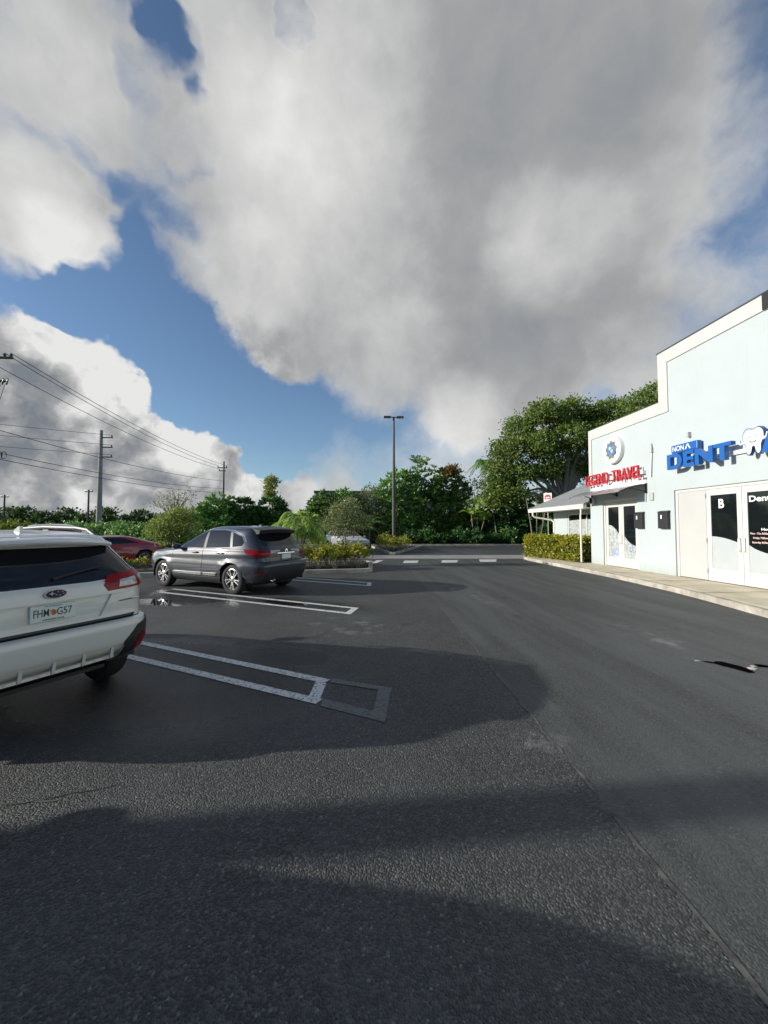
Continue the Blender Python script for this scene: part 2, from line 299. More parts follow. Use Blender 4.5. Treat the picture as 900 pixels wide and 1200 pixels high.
class MB:
    """collects shapes into one mesh"""
    def __init__(s): s.bm = bmesh.new()
    def box(s, x0, x1, y0, y1, z0, z1, bevel=0.0):
        v = [s.bm.verts.new(p) for p in ((x0, y0, z0), (x1, y0, z0), (x1, y1, z0), (x0, y1, z0), (x0, y0, z1), (x1, y0, z1), (x1, y1, z1), (x0, y1, z1))]
        f = [s.bm.faces.new([v[i] for i in q]) for q in ((3, 2, 1, 0), (4, 5, 6, 7), (0, 1, 5, 4), (1, 2, 6, 5), (2, 3, 7, 6), (3, 0, 4, 7))]
        if bevel:
            ed = list({e for q in f for e in q.edges})
            bmesh.ops.bevel(s.bm, geom=ed, offset=bevel, segments=2, affect='EDGES', profile=.5)
        return s
    def prism(s, pts, z0, z1):
        """plan polygon (ccw) extruded up"""
        a = [s.bm.verts.new((x, y, z0)) for x, y in pts]; b = [s.bm.verts.new((x, y, z1)) for x, y in pts]
        n = len(pts)
        s.bm.faces.new(a[::-1]); s.bm.faces.new(b)
        for i in range(n): s.bm.faces.new((a[i], a[(i + 1) % n], b[(i + 1) % n], b[i]))
        return s
    def sheet(s, pts, z):
        s.bm.faces.new([s.bm.verts.new((x, y, z)) for x, y in pts]); return s
    def extr(s, pts3, d):
        """planar 3-D polygon extruded by vector d"""
        d = Vector(d)
        a = [s.bm.verts.new(p) for p in pts3]; b = [s.bm.verts.new(Vector(p) + d) for p in pts3]
        n = len(a)
        s.bm.faces.new(a[::-1]); s.bm.faces.new(b)
        for i in range(n): s.bm.faces.new((a[i], a[(i + 1) % n], b[(i + 1) % n], b[i]))
        return s
    def tube(s, pts, rad, n=8, cap=True):
        pts = [Vector(p) for p in pts]
        rads = rad if isinstance(rad, (list, tuple)) else [rad] * len(pts)
        rings = []; up = None
        for i, p in enumerate(pts):
            t = (pts[min(i + 1, len(pts) - 1)] - pts[max(i - 1, 0)]).normalized()
            if up is None:
                up = t.orthogonal().normalized()
            else:
                up = (up - t * up.dot(t)); up = up.normalized() if up.length > 1e-6 else t.orthogonal().normalized()
            w = t.cross(up)
            rings.append([s.bm.verts.new(p + (up * math.cos(a) + w * math.sin(a)) * rads[i]) for a in (2 * math.pi * k / n for k in range(n))])
        for r0, r1 in zip(rings, rings[1:]):
            for k in range(n): s.bm.faces.new((r0[k], r0[(k + 1) % n], r1[(k + 1) % n], r1[k]))
        if cap:
            s.bm.faces.new(rings[0][::-1]); s.bm.faces.new(rings[-1])
        return s
    def lathe(s, prof, n=32, axis='Z', at=(0, 0, 0)):
        """profile of (radius, height) turned about an axis"""
        rings = []
        at = Vector(at)
        for r, h in prof:
            ring = []
            for k in range(n):
                a = 2 * math.pi * k / n; c, q = r * math.cos(a), r * math.sin(a)
                p = {'Z': (c, q, h), 'Y': (c, h, q), 'X': (h, c, q)}[axis]
                ring.append(s.bm.verts.new(at + Vector(p)))
            rings.append(ring)
        for r0, r1 in zip(rings, rings[1:]):
            for k in range(n): s.bm.faces.new((r0[k], r0[(k + 1) % n], r1[(k + 1) % n], r1[k]))
        return s
    def ball(s, c, rx, ry, rz, seg=16):
        r = bmesh.ops.create_uvsphere(s.bm, u_segments=seg, v_segments=max(6, seg // 2), radius=1)
        for v in r['verts']: v.co = Vector((c[0] + v.co.x * rx, c[1] + v.co.y * ry, c[2] + v.co.z * rz))
        return s
    def build(s, name, m, parent=None, smooth=False, recalc=True):
        if recalc: bmesh.ops.recalc_face_normals(s.bm, faces=s.bm.faces[:])
        me = bpy.data.meshes.new(name); s.bm.to_mesh(me); s.bm.free()
        if smooth:
            me.polygons.foreach_set('use_smooth', [True] * len(me.polygons))
            try: me.set_sharp_from_angle(angle=R(40))
            except Exception: pass
        return link(name, me, m, parent)

def text_mesh(txt, size, extrude, bold=0.0, align='LEFT', space=1.0):
    cu = bpy.data.curves.new('lettering', 'FONT')
    cu.body = txt; cu.size = size; cu.extrude = extrude; cu.offset = bold; cu.align_x = align; cu.space_character = space
    cu.resolution_u = 4
    o = bpy.data.objects.new('lettering', cu); C.objects.link(o)
    dg = bpy.context.evaluated_depsgraph_get()
    me = bpy.data.meshes.new_from_object(o.evaluated_get(dg))
    bpy.data.objects.remove(o); bpy.data.curves.remove(cu)
    return me
def mesh_dims(me):
    a = np.empty(len(me.vertices) * 3, 'f'); me.vertices.foreach_get('co', a); a = a.reshape(-1, 3)
    return a.min(0), a.max(0)
def fit_text(txt, width, height, extrude, bold=0.0, space=1.0, shear=0.0):
    """lettering stretched to an exact width and height, lower left corner at the origin, in the XY plane"""
    me = text_mesh(txt, 1.0, .01, bold, space=space)
    lo, hi = mesh_dims(me)
    n = len(me.vertices); a = np.empty(n * 3, 'f'); me.vertices.foreach_get('co', a); a = a.reshape(-1, 3)
    a[:, 0] = (a[:, 0] - lo[0]) / (hi[0] - lo[0]) * width
    a[:, 1] = (a[:, 1] - lo[1]) / (hi[1] - lo[1]) * height
    a[:, 2] = (a[:, 2] - lo[2]) / (hi[2] - lo[2]) * extrude
    a[:, 0] += a[:, 1] * shear
    me.vertices.foreach_set('co', a.ravel()); me.materials.clear(); me.update()
    return me
def split_letters(me):
    """one mesh per glyph-connected piece, left to right"""
    bm = bmesh.new(); bm.from_mesh(me)
    bmesh.ops.remove_doubles(bm, verts=bm.verts[:], dist=1e-5)
    seen = set(); res = []
    for f in bm.faces:
        if f in seen: continue
        st = [f]; comp = []
        seen.add(f)
        while st:
            q = st.pop(); comp.append(q)
            for ed in q.edges:
                for g in ed.link_faces:
                    if g not in seen: seen.add(g); st.append(g)
        res.append(comp)
    out = []
    for comp in res:
        b2 = bmesh.new(); mp = {}
        for f in comp:
            vs = []
            for v in f.verts:
                if v not in mp: mp[v] = b2.verts.new(v.co)
                vs.append(mp[v])
            try: b2.faces.new(vs)
            except ValueError: pass
        bmesh.ops.recalc_face_normals(b2, faces=b2.faces[:])
        m2 = bpy.data.meshes.new('letter'); b2.to_mesh(m2); b2.free(); out.append(m2)
    bm.free()
    out.sort(key=lambda m: mesh_dims(m)[0][0])
    return out
def frame_matrix(origin, xdir, ydir):
    x = Vector(xdir).normalized(); y = Vector(ydir).normalized(); z = x.cross(y)
    m = Matrix((x, y, z)).transposed().to_4x4(); m.translation = Vector(origin)
    return m
def place_mesh(name, me, m, parent, mtx):
    """bake a matrix (in the parent's space) into a mesh"""
    me.transform(mtx)
    return link(name, me, m, parent)
def np_mesh(name, verts, faces, m, parent=None, loops=4):
    me = bpy.data.meshes.new(name)
    nv, nf = len(verts), len(faces)
    me.vertices.add(nv); me.vertices.foreach_set('co', np.asarray(verts, 'f').ravel())
    me.loops.add(nf * loops); me.loops.foreach_set('vertex_index', np.asarray(faces, 'i').ravel())
    me.polygons.add(nf); me.polygons.foreach_set('loop_start', np.arange(0, nf * loops, loops, dtype='i'))
    try: me.polygons.foreach_set('loop_total', np.full(nf, loops, dtype='i'))
    except Exception: pass
    me.update(); me.validate()
    return link(name, me, m, parent)
def settle(root, loc):
    """give a thing built in world coordinates its base point"""
    t = Matrix.Translation(-Vector(loc)); done = set()
    def rec(o):
        for ch in o.children:
            if ch.data is not None and ch.data.name not in done:
                ch.data.transform(t); done.add(ch.data.name)
            rec(ch)
    rec(root)
    root.location = Vector(root.location) + Vector(loc)
    return root

# ------------------------------------------------------------------ ground
def asphalt_material():
    m = bpy.data.materials.new('asphalt'); m.use_nodes = True
    nt = m.node_tree; b = nt.nodes['Principled BSDF']
    N = nt.nodes.new; L = nt.links.new
    geo = N('ShaderNodeNewGeometry'); pos = geo.outputs['Position']
    sep = N('ShaderNodeSeparateXYZ'); L(pos, sep.inputs[0])
    def mth(op, a, b_=None, c=None, cl=False):
        n = N('ShaderNodeMath'); n.operation = op; n.use_clamp = cl
        for i, v in enumerate((a, b_, c)):
            if v is None: continue
            if isinstance(v, (int, float)): n.inputs[i].default_value = v
            else: L(v, n.inputs[i])
        return n.outputs[0]
    def noise(s, d=5, r=.6, v=None):
        n = N('ShaderNodeTexNoise'); n.inputs['Scale'].default_value = s; n.inputs['Detail'].default_value = d; n.inputs['Roughness'].default_value = r
        L(v if v is not None else pos, n.inputs['Vector']); return n.outputs['Fac']
    def mr(v, a, b_, c=0., d=1., smooth=True):
        n = N('ShaderNodeMapRange'); n.interpolation_type = 'SMOOTHSTEP' if smooth else 'LINEAR'
        L(v, n.inputs[0])
        for i, q in enumerate((a, b_, c, d)): n.inputs[i + 1].default_value = q
        return n.outputs[0]
    def spot(x, y, r0, r1, sx=1., sy=1., ang=0.):
        mp = N('ShaderNodeMapping'); mp.vector_type = 'TEXTURE'
        mp.inputs['Location'].default_value = (x, y, 0); mp.inputs['Rotation'].default_value = (0, 0, ang); mp.inputs['Scale'].default_value = (sx, sy, 1)
        L(pos, mp.inputs[0])
        d = N('ShaderNodeVectorMath'); d.operation = 'LENGTH'; L(mp.outputs[0], d.inputs[0])
        return mr(d.outputs['Value'], r1, r0)
    def mixc(f, a, c):
        n = N('ShaderNodeMix'); n.data_type = 'RGBA'
        if isinstance(f, (int, float)): n.inputs[0].default_value = f
        else: L(f, n.inputs[0])
        for i, v in ((6, a), (7, c)):
            if isinstance(v, tuple): n.inputs[i].default_value = (*v, 1)
            else: L(v, n.inputs[i])
        return n.outputs[2]
    # old coat on the left of the seam, newer smoother coat on the right
    new = mr(mth('ADD', mth('MULTIPLY_ADD', noise(2.2, 6, .7), .10, sep.outputs['X']), mth('MULTIPLY', sep.outputs['Y'], -0.045)), 1.375, 1.425)
    big = noise(.55, 6, .62); mid = noise(3.2, 6, .65); fine = noise(26, 4, .6)
    stretch = N('ShaderNodeMapping'); stretch.inputs['Scale'].default_value = (1.6, .16, 1); stretch.inputs['Rotation'].default_value = (0, 0, .05); L(pos, stretch.inputs[0])
    streak = noise(1.5, 5, .6, stretch.outputs[0])
    col = mixc(mr(big, .35, .66), (.019, .0215, .0235), (.044, .047, .048))
    coln = mixc(mr(streak, .35, .65), (.030, .033, .034), (.070, .075, .074))
    col = mixc(new, col, coln)
    col = mixc(mth('MULTIPLY', mr(mid, .5, .75), .45), col, (.070, .074, .073))
    vor = N('ShaderNodeTexVoronoi'); vor.inputs['Scale'].default_value = 95; L(pos, vor.inputs['Vector'])
    stone = N('ShaderNodeSeparateColor'); L(vor.outputs['Color'], stone.inputs[0])
    col = mixc(mth('MULTIPLY', mr(stone.outputs[0], .35, 1., smooth=False), mr(new, 0, 1, .85, .70)), col, (.105, .102, .095))
    col = mixc(mth('MULTIPLY', mr(stone.outputs[1], .97, .995), mr(new, 0, 1, .55, .32)), col, (.25, .255, .245))
    # tired pale patches scraped along the drive
    scuff = mth('MULTIPLY', mr(noise(2.6, 6, .7), .50, .66), mth('MAXIMUM', mth('MAXIMUM', spot(4.35, 5.4, .1, 1.0, .45, 1.5, .05), spot(1.4, 2.9, .05, 1., .35, .30)), mth('MAXIMUM', spot(-.1, 6.5, .1, 1., 1.2, .9), spot(2.6, 9.5, .1, 1., .5, 2.2, .15))))
    col = mixc(mth('MULTIPLY', scuff, .8), col, (.22, .215, .20))
    # rain water by the parked cars; the near wagon's patch also paints its shadow darker
    wet_shade_n = noise(1.1, 5, .6)
    wet_shade_spots = mth('MAXIMUM', mth('MAXIMUM', spot(-2.3, 4.5, .25, 1., 3.3, 2.1, -.35), spot(-4.2, 9.4, .15, 1., 3.3, 1.5, -.5)),
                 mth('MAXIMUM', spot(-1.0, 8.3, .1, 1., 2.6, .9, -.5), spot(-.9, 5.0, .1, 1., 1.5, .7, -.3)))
    wet_shade = mth('MULTIPLY', mr(mth('MULTIPLY_ADD', wet_shade_spots, .50, wet_shade_n), .58, .80), wet_shade_spots)
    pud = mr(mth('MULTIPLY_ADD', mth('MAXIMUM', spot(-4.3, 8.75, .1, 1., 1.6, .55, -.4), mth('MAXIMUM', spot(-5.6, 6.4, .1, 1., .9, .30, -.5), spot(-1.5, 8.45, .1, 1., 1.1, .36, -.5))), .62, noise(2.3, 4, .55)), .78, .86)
    wet_shade = mth('MAXIMUM', wet_shade, pud)
    col = mixc(mth('MULTIPLY', wet_shade, .72), col, (.008, .009, .011))
    # oil drips and patched squares
    vo = N('ShaderNodeTexVoronoi'); vo.inputs['Scale'].default_value = .9; L(pos, vo.inputs['Vector'])
    drip = mth('MULTIPLY', mr(mth('MULTIPLY_ADD', noise(7, 3), .25, vo.outputs['Distance']), .26, .16), .55)
    col = mixc(drip, col, (.012, .013, .014))
    # pale grit washed into the low spots
    grit = mth('MULTIPLY', mr(noise(.9, 7, .72), .56, .70), mr(stone.outputs[2], .35, .9))
    col = mixc(mth('MULTIPLY', grit, .45), col, (.15, .152, .145))
    L(col, b.inputs['Base Color'])
    rough = mth('ADD', mr(wet_shade, 0, 1, .64, .15), mth('MULTIPLY', mth('SUBTRACT', fine, .5), .16))
    rough = mth('MULTIPLY', rough, mr(pud, 0, 1, 1., .15))
    L(rough, b.inputs['Roughness'])
    b.inputs['Specular IOR Level'].default_value = .5
    h = mth('ADD', mth('MULTIPLY', vor.outputs['Distance'], mr(new, 0, 1, -.9, -.65)), mth('MULTIPLY', fine, .6))
    bp = N('ShaderNodeBump'); bp.inputs['Distance'].default_value = .010
    L(mr(pud, 0, 1, .9, .0), bp.inputs['Strength'])
    L(h, bp.inputs['Height']); L(bp.outputs[0], b.inputs['Normal'])
    return m
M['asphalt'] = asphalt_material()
def worn_paint(name, col, wear):
    m = mat(name, col, .75, bump=.3, bscale=120)
    nt = m.node_tree; b = nt.nodes['Principled BSDF']
    geo = nt.nodes.new('ShaderNodeNewGeometry')
    n = nt.nodes.new('ShaderNodeTexNoise'); n.inputs['Scale'].default_value = 34; n.inputs['Detail'].default_value = 7; n.inputs['Roughness'].default_value = .75
    nt.links.new(geo.outputs['Position'], n.inputs['Vector'])
    r = nt.nodes.new('ShaderNodeValToRGB')
    r.color_ramp.elements[0].position = wear; r.color_ramp.elements[0].color = (.06, .06, .058, 1)
    r.color_ramp.elements[1].position = wear + .1; r.color_ramp.elements[1].color = (*col, 1)
    nt.links.new(n.outputs['Fac'], r.inputs[0]); nt.links.new(r.outputs[0], b.inputs['Base Color'])
    return m
M['stripe'] = worn_paint('stripe_paint', (.66, .66, .63), .385)
M['ghost'] = worn_paint('blacked_out_paint', (.14, .14, .135), .40)
M['soil'] = mat('grass_verge', (.060, .075, .028), .95, var=.5, vscale=1.5, bump=.5, bscale=12)

tag(MB().sheet([(-700, -400), (700, -400), (700, 900), (-700, 900)], 0).build('ground', M['soil']), kind='structure')
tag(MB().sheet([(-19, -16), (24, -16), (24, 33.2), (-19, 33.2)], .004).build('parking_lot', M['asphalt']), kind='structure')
tag(MB().sheet([(-90, 48), (120, 48), (120, 57), (-90, 57)], .006).build('road', M['asphalt']), kind='structure')

def stripe_quad(mb, a, b, w, z):
    a = Vector((*a, 0)); b = Vector((*b, 0)); t = (b - a).normalized(); n = Vector((-t.y, t.x, 0)) * w / 2
    mb.sheet([(a + n).xy, (a - n).xy, (b - n).xy, (b + n).xy], z)
HD = Vector((-.870, .493, 0))           # the stalls lean this way
def hairpin(name, near, far_end, gap, length, m, z=.008, w=.11):
    """two parallel lines joined at the aisle end"""
    mb = MB(); a = Vector((*near, 0)); b = Vector((*far_end, 0))
    t = (b - a).normalized()
    ia = a + t * w / 2; ib = b - t * w / 2
    stripe_quad(mb, ia.xy, (ia + HD * length).xy, w, z)
    stripe_quad(mb, ib.xy, (ib + HD * length).xy, w, z)
    n = Vector((-HD.y, HD.x, 0))
    p0 = a + t * w * 1.02; p1 = b - t * w * 1.02
    mb.sheet([p0.xy, (p0 + HD * w * 1.2).xy, (p1 + HD * w * 1.2).xy, p1.xy], z)
    return tag(mb.build(name, m), kind='structure')
hairpin('stall_marking', (-.36, 3.64), (-.31, 4.22), .5, 5.4, M['stripe'])
hairpin('stall_marking', (-.13, 7.28), (.03, 7.84), .5, 5.6, M['stripe'])
hairpin('stall_marking', (.37, 10.68), (.42, 11.35), .5, 5.6, M['stripe'])
hairpin('stall_marking', (-.60, .05), (-.55, .62), .5, 5.4, M['stripe'])
mb = MB()
mb.sheet([(-.33, 3.60), (.23, 3.27), (.27, 3.40), (-.33, 3.76)], .008)
mb.sheet([(.23, 3.27), (.35, 3.95), (.22, 3.98), (.14, 3.47)], .0085)
mb.sheet([(-.28, 4.24), (-.30, 4.14), (.24, 3.90), (.335, 3.96)], .009)
tag(mb.build('faded_marking', M['ghost']), kind='structure')
mb = MB()
for q in ([(.62, 17.4), (.85, 17.4), (1.28, 18.9), (.95, 18.9)], [(2.05, 17.4), (2.72, 17.4), (2.98, 18.6), (2.28, 18.6)], [(3.83, 17.45), (4.55, 17.45), (4.95, 18.7), (4.15, 18.7)], [(5.72, 17.7), (6.5, 17.7), (7.0, 19.0), (6.1, 19.0)]):
    mb.sheet(q, .008)
tag(mb.build('crossing_marking', M['stripe']), kind='structure')
mb = MB(); mb.sheet([(.1, 15.3), (.25, 15.2), (1.15, 16.4), (1.0, 16.5)], .008)
tag(mb.build('faded_marking', M['ghost']), kind='structure')
mb = MB(); mb.sheet([(-18, 20.4), (.9, 19.9), (8.9, 19.3), (24, 18.9), (24, 21.6), (9.6, 21.9), (1, 22.0), (-18, 22.4)], .008)
# the strip passes in front of the lamp island
tag(mb.build('concrete_strip', M['band']), kind='structure')
# the joint where the two coats of asphalt meet: a thin raised bead of tar with gaps
mb = MB(); pts = []
rs = random.Random(3)
y = .3
while y < 16:
    x = 1.355 + .045 * y + rs.uniform(-.012, .012); w = rs.uniform(.006, .016)
    pts.append((x, y, w)); y += rs.uniform(.05, .16)
for (x0, y0, w0), (x1, y1, w1) in zip(pts, pts[1:]):
    if rs.random() < .86: mb.sheet([(x0 - w0, y0), (x0 + w0, y0), (x1 + w1, y1), (x1 - w1, y1)], .0075)
M['tar'] = mat('seam_dust', (.15, .145, .13), .9, var=.75, vscale=12)
tag(mb.build('pavement_seam', M['tar']), kind='structure')
def crack(pts, w, m='seam', name='pavement_crack'):
    mb = MB(); q = []
    for (x0, y0), (x1, y1) in zip(pts, pts[1:]):
        n = max(2, int(math.hypot(x1 - x0, y1 - y0) / .07))
        for i in range(n): q.append((x0 + (x1 - x0) * i / n + rs.uniform(-.008, .008), y0 + (y1 - y0) * i / n + rs.uniform(-.008, .008), w * rs.uniform(.3, 1)))
    for (x0, y0, w0), (x1, y1, w1) in zip(q, q[1:]):
        t = Vector((x1 - x0, y1 - y0)); t = Vector((-t.y, t.x)).normalized()
        mb.sheet([(x0 - t.x * w0, y0 - t.y * w0), (x0 + t.x * w0, y0 + t.y * w0), (x1 + t.x * w1, y1 + t.y * w1), (x1 - t.x * w1, y1 - t.y * w1)], .007)
    return tag(mb.build(name, M[m]), kind='structure')
crack([(-2.6, 2.35), (-2.1, 2.45), (-1.45, 2.62)], .005)
crack([(-2.5, 2.49), (-1.72, 2.48)], .009, 'tar', 'paint_trace')
crack([(-1.0, 5.5), (-.55, 5.95), (-.2, 6.6)], .005)
# broken patch by the drive: dark hole with loose stones
mb = MB()
hole = [(4.184, 4.468), (4.220, 4.404), (4.263, 4.372), (4.285, 4.292), (4.335, 4.212), (4.371, 4.084), (4.443, 4.068), (4.486, 4.148), (4.494, 4.268), (4.450, 4.356), (4.414, 4.436), (4.350, 4.452), (4.299, 4.420), (4.242, 4.468)]
mb.sheet([(x, y) for x, y in hole], .0085)
mb.sheet([(4.68, 4.24), (4.76, 4.22), (4.86, 4.14), (4.88, 4.22), (4.80, 4.30), (4.72, 4.34)], .0085)
tag(mb.build('pothole', M['hole']), kind='structure')
def stone(c, r, sd):
    q = random.Random(sd); bm = bmesh.new(); bmesh.ops.create_icosphere(bm, subdivisions=2, radius=1)
    for v in bm.verts: v.co = Vector((v.co.x * r[0], v.co.y * r[1], v.co.z * r[2])) * q.uniform(.8, 1.15)
    me = bpy.data.meshes.new('stone'); bm.to_mesh(me); bm.free()
    o = link('stone', me, M['curb']); o.location = (c[0], c[1], r[2] * .8); return o
tag(stone((4.55, 4.20), (.05, .045, .010), 1), 'biggest pale stone, lying in the right end of the pothole', 'stone', 'stones round the pothole')
tag(stone((4.64, 4.27), (.03, .03, .007), 2), 'second pale stone, just right of the biggest one beside the pothole', 'stone', 'stones round the pothole')
tag(stone((4.15, 4.49), (.03, .025, .006), 3), 'small grey stone at the left tip of the pothole', 'stone', 'stones round the pothole')

# ------------------------------------------------------------------ sidewalk, kerbs and planting beds
def offset_line(pts, d):
    out = []
    for i, p in enumerate(pts):
        a = Vector(pts[max(i - 1, 0)]); b = Vector(pts[min(i + 1, len(pts) - 1)])
        t = (b - a).normalized(); out.append((p[0] - t.y * d, p[1] + t.x * d))
    return out
XW = 9.744
front = [(7.0, -9), (7.05, 3.0), (7.35, 6.45), (7.72, 8.1), (7.92, 9.2), (8.12, 11.2), (8.2, 12.7), (8.25, 15.5), (8.28, 18.1), (8.45, 19.1), (8.9, 19.9), (9.6, 20.4), (10.7, 20.7)]
inner = offset_line(front, -.16)
mb = MB(); mb.prism(front[::-1] + inner, 0, .135)
mb.build('kerb', M['curb'])
tag(bpy.data.objects['kerb'], kind='structure')
mb = MB()
mb.prism(inner[::-1] + [(XW + .02, -9), (XW + .02, 15.44), (10.75, 15.44)], 0, .14)
mb.build('sidewalk', M['concrete']); tag(bpy.data.objects['sidewalk'], kind='structure')
mb = MB()
for y in (4.5, 6.4, 8.3, 10.2, 12.1, 14.0, 15.9, 17.7): mb.box(7.2 + .075 * min(y, 14), XW - .01, y, y + .025, .1405, .1425)
mb.build('sidewalk_joint', mat('joint_dirt', (.12, .095, .06), .95)); tag(bpy.data.objects['sidewalk_joint'], kind='structure')

def bed(outline, z=.14, kerb=.16, kname='planter_kerb', bname='planting_bed'):
    o = outline + [outline[0]]
    n = len(outline); ins = []
    c = Vector((sum(p[0] for p in outline) / n, sum(p[1] for p in outline) / n))
    for i, p in enumerate(outline):
        a = Vector(outline[i - 1]); b = Vector(outline[(i + 1) % n]); q = Vector(p)
        t0 = (q - a).normalized(); t1 = (b - q).normalized()
        n0 = Vector((-t0.y, t0.x)); n1 = Vector((-t1.y, t1.x)); bi = (n0 + n1)
        bi = bi.normalized() / max(.35, bi.normalized().dot(n0))
        ins.append((q + bi * kerb)[:])
    bm = bmesh.new()
    rings = []
    for ring, zz in ((outline, 0), (outline, z - .02), ([(p[0] + (c[0] - p[0]) * .002, p[1] + (c[1] - p[1]) * .002) for p in outline], z), (ins, z), (ins, 0)):
        rings.append([bm.verts.new((p[0], p[1], zz)) for p in ring])
    for r0, r1 in zip(rings, rings[1:]):
        for i in range(n): bm.faces.new((r0[i], r0[(i + 1) % n], r1[(i + 1) % n], r1[i]))
    me = bpy.data.meshes.new(kname); bm.to_mesh(me); bm.free()
    tag(link(kname, me, M['curb']), kind='structure')
    tag(MB().sheet(ins, z - .05).build(bname, M['mulch']), kind='structure')
bed([(-16, 12.5), (-7.7, 13.05), (-1.68, 13.55), (.25, 13.85), (.55, 14.1), (.68, 17.0), (.45, 17.3), (-2, 16.9), (-16, 16.3)])
bed([(1.93, 22.6), (2.2, 22.6), (5.3, 31.2), (1.05, 31.2)])
bed([(4.6, 33.15), (26, 32.6), (26, 47.0), (4.6, 47.0)])
bed([(-30, 33.3), (4.5, 33.3), (4.5, 47.0), (-30, 47.0)])
tag(MB().prism([(8.9, 20.0), (9.6, 20.42), (10.8, 20.8), (10.5, 15.46), (9.35, 15.46)][::-1], .0, .145).build('planting_bed', M['mulch']), kind='structure')

bed([(-14.7, 1.0), (-13.3, 1.0), (-13.3, 2.4), (-14.7, 2.4)])

# ------------------------------------------------------------------ shop building
def weather(m, dirt, z0, z1, amt, streak_amt):
    nt = m.node_tree; b = nt.nodes['Principled BSDF']; src = b.inputs['Base Color'].links[0].from_socket
    geo = nt.nodes.new('ShaderNodeNewGeometry'); N = nt.nodes.new; L = nt.links.new
    mp = N('ShaderNodeMapping'); mp.inputs['Scale'].default_value = (5, 5, .35); L(geo.outputs['Position'], mp.inputs[0])
    n = N('ShaderNodeTexNoise'); n.inputs['Scale'].default_value = 1.0; n.inputs['Detail'].default_value = 6; n.inputs['Roughness'].default_value = .7; L(mp.outputs[0], n.inputs['Vector'])
    n2 = N('ShaderNodeTexNoise'); n2.inputs['Scale'].default_value = .55; n2.inputs['Detail'].default_value = 5; L(geo.outputs['Position'], n2.inputs['Vector'])
    mr = N('ShaderNodeMapRange'); L(n.outputs['Fac'], mr.inputs[0]); mr.inputs[1].default_value = .55; mr.inputs[2].default_value = .75; mr.inputs[4].default_value = streak_amt
    m2 = N('ShaderNodeMapRange'); L(n2.outputs['Fac'], m2.inputs[0]); m2.inputs[1].default_value = .35; m2.inputs[2].default_value = .7
    sp = N('ShaderNodeSeparateXYZ'); L(geo.outputs['Position'], sp.inputs[0])
    sm = N('ShaderNodeMath'); sm.operation = 'MULTIPLY_ADD'; L(n.outputs['Fac'], sm.inputs[0]); sm.inputs[1].default_value = .5; L(sp.outputs['Z'], sm.inputs[2])
    m3 = N('ShaderNodeMapRange'); L(sm.outputs[0], m3.inputs[0]); m3.inputs[1].default_value = z1; m3.inputs[2].default_value = z0; m3.inputs[4].default_value = amt
    mu = N('ShaderNodeMath'); mu.operation = 'MULTIPLY'; L(mr.outputs[0], mu.inputs[0]); L(m2.outputs[0], mu.inputs[1])
    mx_ = N('ShaderNodeMath'); mx_.operation = 'MAXIMUM'; L(mu.outputs[0], mx_.inputs[0]); L(m3.outputs[0], mx_.inputs[1])
    mc = N('ShaderNodeMix'); mc.data_type = 'RGBA'; L(mx_.outputs[0], mc.inputs[0]); L(src, mc.inputs[6]); mc.inputs[7].default_value = (*dirt, 1)
    L(mc.outputs[2], b.inputs['Base Color'])
weather(M['stucco'], (.30, .31, .28), .35, .75, .45, .30)
weather(M['cream'], (.30, .27, .21), -5, -4, 0, .45)
bld = empty('shop_building')
tag(bld, 'pale blue stucco shop building with stepped parapet and cream trim', 'building')
mb = MB(); T = .28
for y0, y1, z0, z1 in ((-9, 7.15, 0, 7.23), (7.15, 11.18, 2.77, 7.23), (11.18, 11.65, 0, 7.23), (11.65, 12.76, 0, 5.66), (12.76, 14.64, 2.68, 5.66), (14.64, 15.45, 0, 5.66)):
    mb.box(XW, XW + T, y0, y1, z0, z1)
mb.box(XW + T, 24, 15.17, 15.45, 0, 5.66)
mb.box(23.7, 24, -9, 15.17, 0, 5.3); mb.box(XW + T, 23.7, -9, -8.7, 0, 5.3)
mb.box(XW + T, 10.4, 11.40, 11.65, 5.32, 7.23)
mb.build('wall', M['stucco'], bld)
MB().box(XW + T, 23.7, -8.7, 15.17, 5.2, 5.3).build('roof', M['roofmetal'], bld)
poly = [(15.45, 3.55), (15.45, 5.66), (11.65, 5.66), (11.65, 7.23), (-9, 7.23), (-9, 6.84), (11.29, 6.84), (11.29, 5.27), (15.27, 5.27), (15.27, 3.55)]
mb = MB(); mb.extr([(XW, y, z) for y, z in poly], (-.035, 0, 0)); mb.build('parapet_trim', M['cream'], bld)
mb = MB(); mb.box(XW - .06, XW + T + .05, -9, 11.67, 7.233, 7.262); mb.box(XW - .05, XW + T + .05, 11.69, 15.5, 5.663, 5.685)
mb.build('parapet_cap', M['darkcap'], bld)
